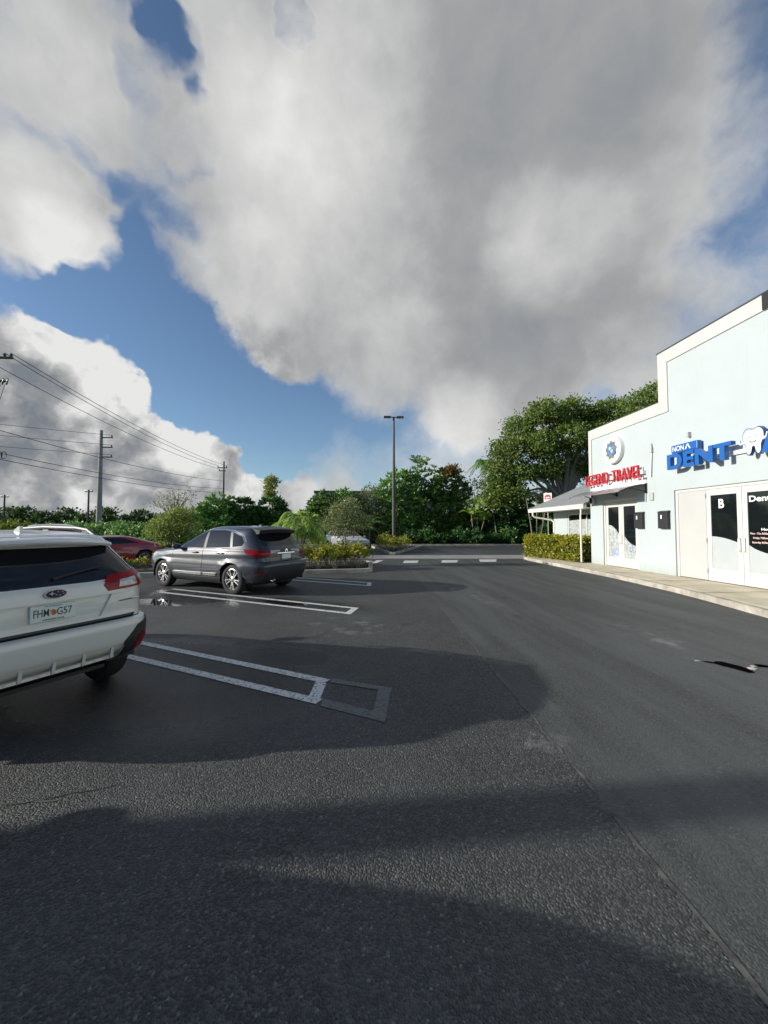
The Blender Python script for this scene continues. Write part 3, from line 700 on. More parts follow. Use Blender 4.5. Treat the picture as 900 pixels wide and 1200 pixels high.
# black figure 1 of the street number
me = fit_text('1', .20, .40, .03, .02)
place_mesh('number_digit', me, M['black'], bld, frame_matrix((XW - .038, 8.38, 6.84), (0, -1, 0), (0, 0, 1)))
YA, ZA = (0, -1, 0), (0, 0, 1)
def wave_film(y_a, y_b, z0, zs, x, name, m, parent):
    """film from z0 up to a curved top edge; y_a is the end shown on the left"""
    n = len(zs); pts = [(x, y_a + (y_b - y_a) * i / (n - 1), zs[i]) for i in range(n)]
    mb = MB(); mb.extr([(x, y_a, z0)] + pts + [(x, y_b, z0)], (.002, 0, 0)); return mb.build(name, m, parent)
def door_leaf(y_a, y_b, z1, handle_side, film, x=XW + .07, z0=.15, stile=.13, rail=.34, top=.17, filmm='film'):
    """storefront leaf: y_a shows on the left (larger y)"""
    g0, g1, h0, h1 = y_a - stile, y_b + stile, z0 + rail, z1 - top
    mb = MB()
    mb.box(x, x + .045, y_b, y_b + stile, z0, z1); mb.box(x, x + .045, y_a - stile, y_a, z0, z1)
    mb.box(x, x + .045, y_b + stile, y_a - stile, z0, h0); mb.box(x, x + .045, y_b + stile, y_a - stile, h1, z1)
    d = mb.build('door', M['frame'], bld)
    mb = MB(); mb.box(x + .018, x + .026, g1, g0, h0, h1); mb.build('glass', M['glass'], d)
    if film: wave_film(g0, g1, h0, film, x + .014, 'film', M[filmm], d)
    hy = y_b + .055 if handle_side > 0 else y_a - .055
    mb = MB(); zc = 1.18
    mb.tube([(x, hy, zc - .17), (x - .055, hy, zc - .17), (x - .075, hy, zc - .15), (x - .075, hy, zc + .15), (x - .055, hy, zc + .17), (x, hy, zc + .17)], .014, 8)
    mb.build('handle', M['white'], d, smooth=True)
    return d
# B entrance: fixed white panel, two leaves, second panel out of the picture
mb = MB(); x = XW + .05
mb.box(x, x + .06, 11.10, 11.18, .14, 2.77); mb.box(x, x + .06, 7.15, 7.23, .14, 2.77)
mb.box(x, x + .06, 7.23, 11.10, 2.69, 2.77)
mb.build('door_frame', M['frame'], bld)
for ya_, yb_ in ((10.17, 11.098), (7.232, 8.13)):
    mb = MB(); mb.box(x + .015, x + .05, ya_, yb_, .15, 2.688); mb.build('infill_panel', M['panel'], bld)
d1 = door_leaf(10.165, 9.165, 2.685, 1, [1.38, 1.375, 1.36, 1.34, 1.31, 1.27, 1.23])
d2 = door_leaf(9.155, 8.14, 2.685, -1, [1.18, 1.10, 1.05, 1.01, .99, .98, .99])
place_mesh('lettering', fit_text('B', .155, .25, .004, .03), M['text_white'], d1, frame_matrix((XW + .07 + .016, 9.81, 2.15), YA, ZA))
place_mesh('lettering', fit_text('Dental', .66, .15, .004, .025), M['text_white'], d2, frame_matrix((XW + .086, 8.99, 2.27), YA, ZA))
for txt, yy, w, z in (('Hours', 8.72, .30, 1.55), ('Mon - Thu 8:00am - 5:00pm', 8.99, .70, 1.44), ('Friday 7:00am - 2:00pm', 8.92, .60, 1.33), ('Saturday 8:00am - 2:00pm', 8.95, .64, 1.22)):
    place_mesh('lettering', fit_text(txt, w, .062, .004, .02), M['text_pink' if z < 1.5 else 'text_white'], d2, frame_matrix((XW + .086, yy, z), YA, ZA))
for dd_, yy in ((d1, 10.15),):
    for z in (.35, 1.2, 2.45):
        mb = MB(); mb.box(XW + .055, XW + .07, yy, yy + .03, z, z + .12); mb.build('hinge', M['steel'], dd_)
# travel shop entrance
mb = MB(); x = XW + .05
mb.box(x, x + .06, 14.56, 14.64, .14, 2.68); mb.box(x, x + .06, 12.76, 12.82, .14, 2.68); mb.box(x, x + .06, 12.82, 14.56, 2.58, 2.68)
mb.build('door_frame', M['frame'], bld)
e1 = door_leaf(14.555, 13.69, 2.57, 1, [1.72, 1.71, 1.69, 1.65, 1.59, 1.51, 1.44, 1.38], filmm='print')
e2 = door_leaf(13.68, 12.825, 2.57, -1, [1.30, 1.22, 1.14, 1.08, 1.03, 1.00, .98, .97], filmm='print')
mb = MB(); mb.extr([(XW + .082, 14.2, .52), (XW + .082, 13.9, .52), (XW + .082, 13.86, .74), (XW + .082, 14.0, .84), (XW + .082, 14.16, .72)], (.001, 0, 0)); mb.build('blue_print', M['bluefilm'], e1)
mb = MB()
pts = [(XW + .082, 13.22 + .17 * math.cos(a), .82 + .2 * math.sin(a)) for a in np.linspace(0, 2 * math.pi, 20, endpoint=False)]
mb.extr(pts, (.001, 0, 0)); mb.build('round_print', mat('globe_print', (.10, .13, .22), .5, col2=(.62, .64, .63), vscale=11), e2)
for dd_, (a, b_, z0, z1) in ((e1, (14.40, 13.85, .55, 1.55)), (e2, (13.5, 12.98, .5, .95))):
    mb = MB(); q = random.Random(5)
    for i in range(7):
        yy = q.uniform(b_, a - .05); zz = q.uniform(z0, z1); s = q.uniform(.02, .05)
        mb.extr([(XW + .0815, yy, zz), (XW + .0815, yy + s, zz + s * .6), (XW + .0815, yy + s * .4, zz + s * 2.4), (XW + .0815, yy - s * .5, zz + s * 1.2)], (.0005, 0, 0))
    mb.build('small_prints', M['roofmetal'], dd_)
# single storey wing with the metal roof
XG = 10.52
mb = MB()
mb.box(XG, XG + .2, 18.6, 19.98, 0, 2.6); mb.box(XG, XG + .2, 15.455, 18.6, 2.3, 2.6); mb.box(XG, XG + .2, 15.455, 18.6, 0, .8)
mb.extr([(XG + .2, 19.98, 0), (18, 19.98, 0), (18, 19.98, 5.0), (XG + .2, 19.98, 2.75)], (0, -.2, 0))
mb.build('wing_wall', M['stucco'], bld)
w = MB(); w.box(XG + .02, XG + .08, 18.52, 18.6, .8, 2.3); w.box(XG + .02, XG + .08, 15.456, 15.54, .8, 2.3); w.box(XG + .02, XG + .08, 17.0, 17.06, .8, 2.3); w.box(XG + .02, XG + .08, 15.54, 17.0, .8, .87); w.box(XG + .02, XG + .08, 17.06, 18.52, .8, .87)
w.box(XG + .02, XG + .08, 15.54, 17.0, 2.22, 2.3); w.box(XG + .02, XG + .08, 17.06, 18.52, 2.22, 2.3)
wf = w.build('window', M['frame'], bld)
mb = MB(); mb.box(XG + .05, XG + .058, 15.54, 18.52, .87, 2.22); mb.build('glass', M['glass'], wf)
wave_film(18.52, 15.54, .87, [1.95, 1.97, 1.99, 2.0, 2.0, 1.99, 1.97, 1.93], XG + .046, 'film', M['print'], wf)
rs_ = .43
mb = MB(); mb.extr([(9.46, 20.65, 2.56), (15.0, 20.65, 2.56 + 5.54 * rs_), (15.0, 20.65, 2.63 + 5.54 * rs_), (9.46, 20.65, 2.63)], (0, -5.19, 0))
mb.build('wing_roof', M['roofmetal'], bld)
mb = MB(); mb.extr([(9.46, 20.70, 2.42), (9.60, 20.70, 2.44), (9.60, 20.70, 2.63), (9.43, 20.70, 2.60)], (0, -5.2, 0))
mb.extr([(9.6, 20.66, 2.50), (15.0, 20.66, 2.50 + 5.4 * rs_), (15.0, 20.66, 2.64 + 5.4 * rs_), (9.6, 20.66, 2.64)], (0, .04, 0))
mb.build('gutter', M['gutter'], bld)
mb = MB(); mb.box(9.62, XG, 15.46, 20.6, 2.44, 2.46); mb.build('soffit', M['gutter'], bld)
mb = MB(); mb.tube([(9.53, 20.3, 2.42), (9.53, 20.3, 2.26), (9.62, 20.28, 2.17), (10.42, 20.02, 2.02), (10.50, 19.9, 1.9), (10.50, 19.9, .2)], .055, 10); mb.build('downspout', M['gutter'], bld, smooth=True)
mb = MB(); mb.tube([(9.50, 15.75, 2.42), (9.50, 15.75, 2.25), (9.40, 15.62, 2.1), (9.40, 15.60, .16)], .034, 10); mb.build('downspout', M['gutter'], bld, smooth=True)
settle(bld, (XW, 11.0, 0))

# canopy over the travel shop door
can = empty('door_canopy'); tag(can, 'thin curved grey canopy on black brackets under the red letters', 'canopy')
CZ = 2.85
prof = [(XW - .003 - .98 * t, 3.08 - .02 * t - .24 * t * t) for t in np.linspace(0, 1, 9)]
mb = MB(); mb.extr([(x, 12.36, z) for x, z in prof] + [(x, 12.36, z + .012) for x, z in prof[::-1]], (0, 2.95, 0))
mb.build('canopy_sheet', M['poly'], can)
for y in (12.30, 13.78, 15.32):
    mb = MB(); mb.tube([(x, y, z - .005) for x, z in prof], .022, 6); mb.tube([(XW - .02, y, 2.82), (XW - .35, y, 2.92), (XW - .62, y, 2.94)], .018, 6); mb.box(XW - .035, XW - .003, y - .04, y + .04, 2.78, 3.12)
    mb.build('bracket', M['black'], can)
settle(can, (XW, 13.8, 3.1))
MBx = MB().box(XW - .012, XW - .002, 12.30, 15.25, 3.12, 3.32)
wb = MBx.build('sign_backing', M['white']); tag(wb, 'long white strip on the wall between red letters and canopy', 'panel')

# red channel letters
sg = empty('shop_sign'); tag(sg, 'red raised letters reading LEGEND TRAVEL above the canopy', 'sign')
for word, ya, yb, zl in (('LEGEND', 15.40, 13.98, 3.31), ('TRAVEL', 13.76, 12.26, 3.31)):
    me = fit_text(word, ya - yb, .44, .07, -.004)
    for lm in split_letters(me):
        place_mesh('letter', lm, M['sign_red'], sg, frame_matrix((XW - .16, ya, zl), YA, ZA))
mb = MB(); mb.box(XW - .13, XW - .003, 12.3, 15.2, 3.44, 3.56); mb.build('raceway', M['white'], sg)
settle(sg, (XW, 13.7, 3.3))
# round emblem
em = empty('round_emblem'); tag(em, 'round white disc sign with a blue globe above LEGEND', 'sign')
mb = MB(); mb.lathe([(0, -.16), (.49, -.16), (.51, -.15), (.51, 0), (0, 0)], 40, 'X', (XW - .003, 13.82, 4.55)); mb.build('disc', M['white'], em, smooth=True)
gm = mat('globe_blue', (.015, .07, .30), .4, col2=(.22, .34, .40), vscale=7)
mb = MB()
pts = [(XW - .166, 13.82 + (.30 + .03 * math.sin(9 * a)) * math.cos(a), 4.55 + (.33 + .03 * math.sin(9 * a)) * math.sin(a)) for a in np.linspace(0, 2 * math.pi, 60, endpoint=False)]
mb.extr(pts, (-.004, 0, 0)); mb.build('globe_ring', mat('emblem_ink', (.05, .07, .06), .5, col2=(.25, .27, .2), vscale=15), em)
mb = MB(); pts = [(XW - .171, 13.82 + .23 * math.cos(a), 4.55 + .24 * math.sin(a)) for a in np.linspace(0, 2 * math.pi, 32, endpoint=False)]
mb.extr(pts, (-.004, 0, 0)); mb.build('globe', gm, em)
mb = MB()
for a, q in ((13.88, 4.62), (13.78, 4.5)):
    mb.extr([(XW - .176, a + .07 * math.cos(t) * (1 + .3 * math.sin(3 * t)), q + .07 * math.sin(t)) for t in np.linspace(0, 2 * math.pi, 14, endpoint=False)], (-.002, 0, 0))
mb.build('continent', mat('globe_land', (.42, .52, .55), .5), em)
settle(em, (XW, 13.82, 4.55))
# blue dental sign
ds = empty('shop_sign'); tag(ds, 'blue raised sign reading NONA DENTAL beside a white tooth emblem', 'sign')
XS = XW - .20
mb = MB(); mb.box(XS, XS + .15, 10.11, 11.01, 3.86, 4.10, .02); mb.build('nona_box', M['sign_blue'], ds)
for lm in split_letters(fit_text('NON', .40, .15, .008, .012)): place_mesh('letter', lm, M['text_white'], ds, frame_matrix((XS - .006, 10.94, 3.905), YA, ZA))
mb = MB(); mb.extr([(XS - .006, 10.515, 3.905), (XS - .006, 10.475, 3.905), (XS - .006, 10.415, 4.02), (XS - .006, 10.355, 3.905), (XS - .006, 10.315, 3.905), (XS - .006, 10.395, 4.055), (XS - .006, 10.435, 4.055)], (-.004, 0, 0)); mb.build('lettering', M['text_white'], ds)
me = fit_text('DENT', 2.02, .45, .13, .035)
for lm in split_letters(me): place_mesh('letter', lm, M['sign_blue'], ds, frame_matrix((XS, 11.03, 3.37), YA, ZA))
lm = fit_text('L', .42, .62, .13, .035); place_mesh('letter', lm, M['sign_blue'], ds, frame_matrix((XS, 7.42, 3.38), YA, ZA))
lm = fit_text('A', .60, .74, .13, .03); place_mesh('letter', lm, M['sign_blue'], ds, frame_matrix((XS, 8.29, 3.38), YA, ZA))
mb = MB(); mb.box(XS + .13, XW - .003, 8.0, 10.8, 3.50, 3.60); mb.build('raceway', M['white'], ds)
# tooth emblem: white shape with dark edge, arms, eyes and smile
def tooth_outline(s):
    pts = [(-.17, .10), (-.23, .24), (-.22, .40), (-.13, .49), (0, .46), (.13, .49), (.22, .40), (.23, .24), (.17, .10), (.16, -.06), (.11, -.12), (.06, -.06), (.03, .06), (-.03, .06), (-.06, -.06), (-.11, -.12), (-.16, -.06)]
    out = []; n = len(pts)
    for i in range(n):      # Catmull-Rom
        p0, p1, p2, p3 = (Vector(pts[(i + k) % n]) for k in (-1, 0, 1, 2))
        for t in (0, .25, .5, .75):
            out.append(.5 * ((2 * p1) + (p2 - p0) * t + (2 * p0 - 5 * p1 + 4 * p2 - p3) * t * t + (3 * p1 - p0 - 3 * p2 + p3) * t ** 3))
    c = Vector((0, .2))
    return [c + (p - c) * s for p in out]
ty, tz = 8.53, 3.52
mb = MB(); mb.extr([(XS - .05, ty - p.x, tz + p.y) for p in tooth_outline(1.09)], (.09, 0, 0)); tb = mb.build('tooth_edge', M['sign_deep'], ds)
mb = MB(); mb.extr([(XS - .056, ty - p.x, tz + p.y) for p in tooth_outline(1.0)], (.004, 0, 0)); tw = mb.build('tooth', M['text_white'], ds)
for sy, dz in ((1, -.08), (-1, .0)):
    mb = MB(); mb.tube([(XS - .03, ty + sy * .20, tz + .20), (XS - .05, ty + sy * .31, tz + .24 + dz), (XS - .05, ty + sy * .35, tz + .33 + dz)], [.035, .03, .04], 8); mb.build('tooth_arm', M['text_white'], ds, smooth=True)
mb = MB()
for sy in (-1, 1): mb.tube([(XS - .06, ty + sy * .085 - .04, tz + .29), (XS - .06, ty + sy * .085, tz + .315), (XS - .06, ty + sy * .085 + .04, tz + .29)], .008, 5)
mb.tube([(XS - .06, ty + .08, tz + .20), (XS - .06, ty + .04, tz + .165), (XS - .06, ty - .04, tz + .165), (XS - .06, ty - .08, tz + .20)], .012, 5)
mb.build('smile', M['sign_deep'], ds)
settle(ds, (XW, 9.6, 3.4))
# black mailboxes, plate, conduit, flood lamp
mbx = empty('mailbox', (XW - .003, 12.60, 1.86))
tag(mbx, 'black wall mailbox nearest the travel shop door', 'mailbox', 'black mailboxes on the blue wall')
mb = MB(); mb.box(-.11, 0, -.19, .19, -.27, .25, .008); mb.build('body', M['blackplastic'], mbx)
mb = MB(); mb.extr([(-.12, -.20, .25), (.0, -.20, .25), (.0, -.20, .30), (-.12, -.20, .262)], (0, .40, 0)); mb.build('lid', M['black'], mbx)
mb = MB(); mb.box(-.114, -.109, .02, .07, .04, .16); mb.build('label', M['text_white'], mbx)
m2 = copy_tree(mbx); m2.location = (XW - .003, 11.53, 1.86); m2['label'] = 'black wall mailbox beside the white panel of the B entrance'
pl = MB(); pl.box(XW - .05, XW - .003, 11.98, 12.14, 2.52, 2.78, .02); tag(pl.build('wall_lamp', M['sign_grey']), 'small grey oval fitting on the wall right of the canopy', 'lamp')
cd = empty('antenna'); tag(cd, 'thin grey conduit mast rising from the red letters', 'antenna')
mb = MB(); mb.tube([(XW - .04, 12.05, 3.3), (XW - .04, 12.0, 4.1)], .018, 8); mb.build('mast', M['steel'], cd, smooth=True)
mb = MB(); mb.tube([(XW - .045, 12.0, 4.1), (XW - .045, 12.0, 4.28)], .045, 8); mb.tube([(XW - .045, 12.0, 4.28), (XW - .045, 12.0, 4.42)], [.03, .012], 8); mb.build('head', M['sign_grey'], cd, smooth=True)
settle(cd, (XW, 12.03, 3.3))
lb = MB().box(XW - .10, XW - .003, 10.50, 10.58, 4.28, 4.42); tag(lb.build('junction_box', M['sign_grey']), 'tiny grey box on the wall above the NONA sign', 'box')
fl = empty('flood_lamp'); tag(fl, 'grey square flood lamp on the corner beside the travel shop door', 'lamp')
mb = MB(); mb.box(XW - .16, XW - .08, 15.05, 15.30, 2.58, 2.86, .02); mb.build('housing', M['sign_grey'], fl); mb = MB(); mb.box(XW - .163, XW - .159, 15.09, 15.26, 2.62, 2.82); mb.build('lens', M['glass'], fl); mb = MB(); mb.box(XW - .08, XW - .003, 15.15, 15.2, 2.7, 2.76); mb.build('arm', M['steel'], fl)
settle(fl, (XW, 15.17, 2.72))
# warehouse beyond the trees
wh = empty('warehouse'); tag(wh, 'low flat roofed grey warehouse seen through the trees behind the hedge', 'building')
mb = MB(); mb.box(-6.2, 16, 58, 84, 0, 6.7); mb.build('wall', mat('warehouse_wall', (.20, .20, .195), .9, var=.12, vscale=.4), wh)
mb = MB(); mb.box(-6.5, 16.3, 57.6, 84.3, 6.7, 7.05); mb.build('roof', M['darkcap'], wh)
settle(wh, (4, 70, 0))
# small red and white sign on a post behind the hedge
ps = empty('post_sign'); tag(ps, 'small white sign with a red emblem on a post behind the clipped hedge', 'sign')
mb = MB(); mb.tube([(9.86, 21.3, 0), (9.86, 21.3, 3.0)], .025, 8); mb.build('post', M['steel'], ps, smooth=True)
mb = MB(); mb.box(9.64, 10.08, 21.26, 21.272, 2.98, 3.48); mb.build('board', M['text_white'], ps)
mb = MB(); c = (9.86, 3.25)
mb.extr([(c[0] - .17, 21.256, c[1] - .13), (c[0] + .17, 21.256, c[1] - .13), (c[0] + .17, 21.256, c[1] + .02), (c[0] + .1, 21.256, c[1] + .14), (c[0] - .1, 21.256, c[1] + .14), (c[0] - .17, 21.256, c[1] + .02)], (0, .003, 0)); mb.build('emblem', M['sign_red'], ps)
mb = MB(); mb.box(c[0] - .1, c[0] + .1, 21.252, 21.255, c[1] - .07, c[1] + .0); mb.build('emblem_bar', M['text_white'], ps)
settle(ps, (9.86, 21.3, 0)); ps.location = (11.0, 21.5, .12); ps.rotation_euler = (0, 0, R(-42))
gp = MB(); gp.tube([(9.62, 16.55, .1), (9.62, 16.55, .95)], .06, 10); gp.ball((9.62, 16.55, .95), .06, .06, .04, 10)
tag(gp.build('bollard', M['gutter'], smooth=True), 'short white post at the near end of the golden hedge', 'post')
# ------------------------------------------------------------------ vegetation
def leaf_arrays(base, d, length, width, rng, fold=.18):
    n = len(base)
    d = d / np.linalg.norm(d, axis=1, keepdims=True)
    rv = rng.normal(size=(n, 3)); w = np.cross(d, rv); w /= np.linalg.norm(w, axis=1, keepdims=True) + 1e-9
    nn = np.cross(w, d)
    L = np.asarray(length).reshape(-1, 1) * np.ones((n, 1)); W = np.asarray(width).reshape(-1, 1) * np.ones((n, 1))
    mid = base + d * L * .48
    v = np.stack([base, mid + w * W / 2 + nn * W * fold, base + d * L - nn * L * .08, mid - w * W / 2 + nn * W * fold], 1).reshape(-1, 3)
    f = np.arange(n * 4).reshape(n, 4)
    return v, f
def crown_mesh(blobs, clumps, per, spread, leaf, rng, mode='spray', shell=.45, droop=0.):
    """blobs: (x,y,z,rx,ry,rz,weight); leaf: (length,width)"""
    wts = np.array([b[6] if len(b) > 6 else b[3] * b[5] for b in blobs], float); wts /= wts.sum()
    idx = rng.choice(len(blobs), clumps, p=wts)
    B = np.array([b[:6] for b in blobs], float)[idx]
    u = rng.normal(size=(clumps, 3)); u /= np.linalg.norm(u, axis=1, keepdims=True)
    rad = rng.uniform(shell, 1.0, (clumps, 1)) ** .7 * rng.uniform(.82, 1.1, (clumps, 1))
    cc = B[:, :3] + u * rad * B[:, 3:]
    cs = rng.uniform(.6, 1.35, clumps)
    ci = np.repeat(np.arange(clumps), per); n = len(ci)
    if mode == 'rosette':
        base = cc[ci] + rng.normal(size=(n, 3)) * spread * .12
        d = rng.normal(size=(n, 3)); d[:, 2] = np.abs(d[:, 2]) * .75 - .1
        d += u[ci] * .8
    else:
        base = cc[ci] + rng.normal(size=(n, 3)) * (spread * cs[ci])[:, None] * np.array([1, 1, .7])
        d = rng.normal(size=(n, 3)) + u[ci] * .7
        d[:, 2] += .25 - droop
    sc = rng.uniform(.65, 1.25, n)
    return leaf_arrays(base, d, leaf[0] * sc, leaf[1] * sc, rng)
def limb_tubes(mb, root, tips, r0, rng, trunk_top=None):
    root = Vector(root); tt = Vector(trunk_top)
    mb.tube([root, root.lerp(tt, .5) + Vector((rng.uniform(-.05, .05), rng.uniform(-.05, .05), 0)) * tt.z * .4, tt], [r0 * 1.25, r0, r0 * .75], 9)
    for t in tips:
        t = Vector(t); a = root.lerp(tt, rng.uniform(.65, 1.0)); m = a.lerp(t, .5) + Vector((0, 0, .12 * (t - a).length))
        mb.tube([a, m, t], [r0 * .5, r0 * .32, r0 * .10], 6)
def tree(name, label, cat, loc, blobs, clumps, per, spread, leaf, lm, seed, trunk=.12, trunk_h=1.5, bark='bark', mode='spray', group=None, limbs=7, shell=.45, droop=0., extra=None):
    rng = np.random.default_rng(seed)
    r = empty(name, loc); tag(r, label, cat, group)
    mb = MB()
    order = sorted(blobs, key=lambda b: -b[3]); tips = [(b[0], b[1], b[2]) for b in order]
    q = [(tips[i % len(tips)][0] + rng.normal() * blobs[0][3] * .35, tips[i % len(tips)][1] + rng.normal() * blobs[0][4] * .35, tips[i % len(tips)][2] + rng.uniform(-.1, .5) * blobs[0][5]) for i in range(limbs)]
    limb_tubes(mb, (0, 0, 0), q, trunk, rng, (0.05, 0, trunk_h)); mb.build('trunk', M[bark], r, smooth=True)
    v, f = crown_mesh(blobs, clumps, per, spread, leaf, rng, mode, shell, droop)
    v[:, 2] = np.maximum(v[:, 2], .02)
    np_mesh('crown', v, f, M[lm], r)
    if extra: extra(r, rng)
    return r
def frond_arrays(rng, n, L, lift, droop, leaflet, width, pairs=22, z=0., twist=None):
    V = []; F = []; k = 0
    for i in range(n):
        az = 2 * math.pi * (i / n) * 2.618 + rng.uniform(-.3, .3); el = rng.uniform(*lift); l = L * rng.uniform(.8, 1.1)
        ca, sa = math.cos(az), math.sin(az)
        t = np.linspace(0, 1, pairs)
        hor = l * (math.cos(el) * t); ver = l * (math.sin(el) * t - droop * t ** 2.2)
        P = np.stack([hor * ca, hor * sa, z + ver], 1)
        T = np.gradient(P, axis=0); T /= np.linalg.norm(T, axis=1, keepdims=True)
        side = np.array([-sa, ca, 0.])
        for s in (-1, 1):
            ln = leaflet * np.sin(np.pi * (.12 + .8 * t)) ** .6 * rng.uniform(.85, 1.15, pairs)
            d = T * .65 + side * s * .85 + np.array([0, 0, -.38]) + rng.normal(size=(pairs, 3)) * .08
            d /= np.linalg.norm(d, axis=1, keepdims=True)
            up = np.cross(d, T); up /= np.linalg.norm(up, axis=1, keepdims=True) + 1e-9
            w = np.cross(up, d) * width / 2
            tip = P + d * ln[:, None] + np.array([0, 0, -.25]) * (ln[:, None] ** 2)
            mid = P + d * ln[:, None] * .5
            q = np.stack([P - w * .5, P + w * .5, mid + w, tip], 1); q2 = np.stack([P - w * .5, mid + w, tip, mid - w], 1)
            V.append(np.stack([P, mid + w, tip, mid - w], 1)[2:].reshape(-1, 3))
        # rachis
        w = side * .018
        V.append(np.stack([P[:-1] - w, P[:-1] + w, P[1:] + w * .8, P[1:] - w * .8], 1).reshape(-1, 3))
    v = np.concatenate(V); f = np.arange(len(v)).reshape(-1, 4)
    return v, f
def palm(name, label, loc, stems, n, L, lift, droop, leaflet, width, lm, seed, group=None, tr=.05):
    """stems: (dx,dy,height)"""
    rng = np.random.default_rng(seed); r = empty(name, loc); tag(r, label, 'palm', group)
    mb = MB(); V = []
    for dx, dy, h in stems:
        mb.tube([(dx * .3, dy * .3, 0), (dx * .6, dy * .6, h * .5), (dx, dy, h)], [tr * 1.3, tr, tr * .8], 8)
        v, f = frond_arrays(rng, n, L, lift, droop, leaflet, width)
        V.append(v + np.array([dx, dy, h]))
    mb.build('trunk', M['palebark'], r, smooth=True)
    v = np.concatenate(V); v[:, 2] = np.maximum(v[:, 2], .02)
    np_mesh('fronds', v, np.arange(len(v)).reshape(-1, 4), M[lm], r)
    return r
def rnd_blobs(seed, c, r, n, br, zlo=0.):
    q = random.Random(seed); out = []
    for i in range(n):
        a = q.uniform(0, 6.283); s = q.uniform(.2, 1) ** .6; t = q.uniform(-1, 1)
        out.append((c[0] + r[0] * s * math.cos(a) * math.sqrt(1 - t * t * .6), c[1] + r[1] * s * math.sin(a) * math.sqrt(1 - t * t * .6), max(zlo, c[2] + r[2] * t * .85), *(br * q.uniform(.7, 1.25) for _ in range(3))))
    return out

# the tall shade trees behind the shop
tree('shade_tree', 'tall bushy green shade tree rising behind the grey roofed wing', 'tree', (16.6, 30.0, 0),
     [(-4.6, 0, 7.6, 1.2, 1.5, 1.2), (-3.2, .5, 9.6, 1.3, 1.5, 1.1), (-1.7, -.3, 10.9, 1.2, 1.5, .9), (-.2, .2, 10.2, 1.1, 1.5, .9), (1.1, 0, 11.2, 1.2, 1.6, .9), (2.7, .3, 10.7, 1.1, 1.5, .9), (4.1, 0, 11.1, 1.2, 1.6, 1.0), (5.3, 0, 10.0, 1.2, 1.6, 1.1), (-2.2, -1, 8.0, 1.3, 1.4, 1.1), (.1, -1.3, 8.6, 1.4, 1.4, 1.2), (2.3, -1, 8.9, 1.3, 1.5, 1.1), (4.4, 0, 8.6, 1.5, 1.6, 1.3), (-5.2, .2, 5.8, 1.0, 1.2, 1.0), (-3.6, -.4, 6.0, 1.1, 1.2, .8), (1.6, 1, 6.6, 1.8, 1.6, 1.2), (-1.4, -.4, 6.2, 1.2, 1.4, .8), (-5.7, 0, 4.2, .8, 1.0, .9), (3.9, .4, 6.4, 1.4, 1.4, 1.1), (-4.4, -.3, 4.4, 1.0, 1.1, .9)],
     1800, 26, .29, (.25, .12), 'lf_big', 11, trunk=.32, trunk_h=4.6, limbs=22, bark='palebark')
tree('shade_tree', 'dark rounded tree showing above the step of the parapet', 'tree', (21.9, 26.5, .6),
     [(-1.0, 0, 9.4, 1.6, 1.8, 1.5), (.6, 0, 10.6, 1.6, 1.8, 1.3), (2.2, 0, 10.6, 1.8, 1.8, 1.5), (0, 0, 8, 2.2, 2, 1.6)], 480, 26, .24, (.24, .115), 'lf_big', 12, trunk=.26, trunk_h=5, limbs=10)
# mixed screen along the back kerb
def orange_tip(r, rng):
    v, f = crown_mesh([(.1, -.5, 6.9, .8, .6, .6)], 45, 12, .22, (.30, .13), rng)
    np_mesh('orange_leaves', v, f, M['lf_orange'], r)
def screen_tree(label, X, Y, h, w, seed, lm='lf_mid', mode='rosette', leaf=(.46, .17), extra=None, clumps=430, low=.5):
    b = [(0, 0, h * .78, w * .62, w * .5, h * .20), (-w * .45, 0, h * .62, w * .5, w * .45, h * .2), (w * .48, .1, h * .60, w * .5, w * .45, h * .2), (0, -.3, h * .42, w * .75, w * .5, h * .26), (-w * .3, 0, h * .22, w * .6, w * .5, h * .2), (w * .35, 0, h * .22, w * .6, w * .5, h * .2)]
    return tree('screen_tree', label, 'tree', (X, Y, .05), b, clumps, 11, .25, leaf, lm, seed, trunk=.09, trunk_h=h * .45, mode=mode, limbs=8, extra=extra, group='leafy trees screening the back kerb')
screen_tree('low screening tree at left of the light pole, under the dark roof edge', 1.0, 36.0, 5.6, 1.8, 21, lm='lf_grey', mode='spray', leaf=(.22,.10), clumps=380)
screen_tree('bushy screening tree right behind the light pole', 3.9, 36.2, 7.3, 2.4, 22)
screen_tree('tall screening tree with spiky tufts, second right of the light pole', 6.4, 36.4, 8.1, 2.5, 23, lm='lf_mid2')
screen_tree('screening tree with a patch of orange leaves near its top', 8.9, 36.6, 7.6, 2.2, 24, lm='lf_mid2', extra=orange_tip)
screen_tree('shorter screening tree just below the gap of open sky', 11.3, 36.6, 6.6, 2.2, 25, lm='lf_olive', mode='spray', leaf=(.24,.10), clumps=330)
screen_tree('broad dark screening tree under the leaning palms by the wing', 14.6, 35.6, 6.0, 2.6, 26, lm='lf_dark')
screen_tree('dark screening tree half hidden by the grey wing roof', 18.6, 33.8, 5.6, 2.6, 27, lm='lf_dark')
screen_tree('dark screening tree left of the parked white car', -3.3, 37.0, 4.0, 2.2, 28, lm='lf_dark')
screen_tree('green screening tree left of the flat warehouse roof, above the white car', -3.0, 35.6, 4.8, 1.8, 33, lm='lf_mid2')
screen_tree('leafy screening tree between the white car and the light pole', -1.0, 36.2, 5.2, 2.0, 29)
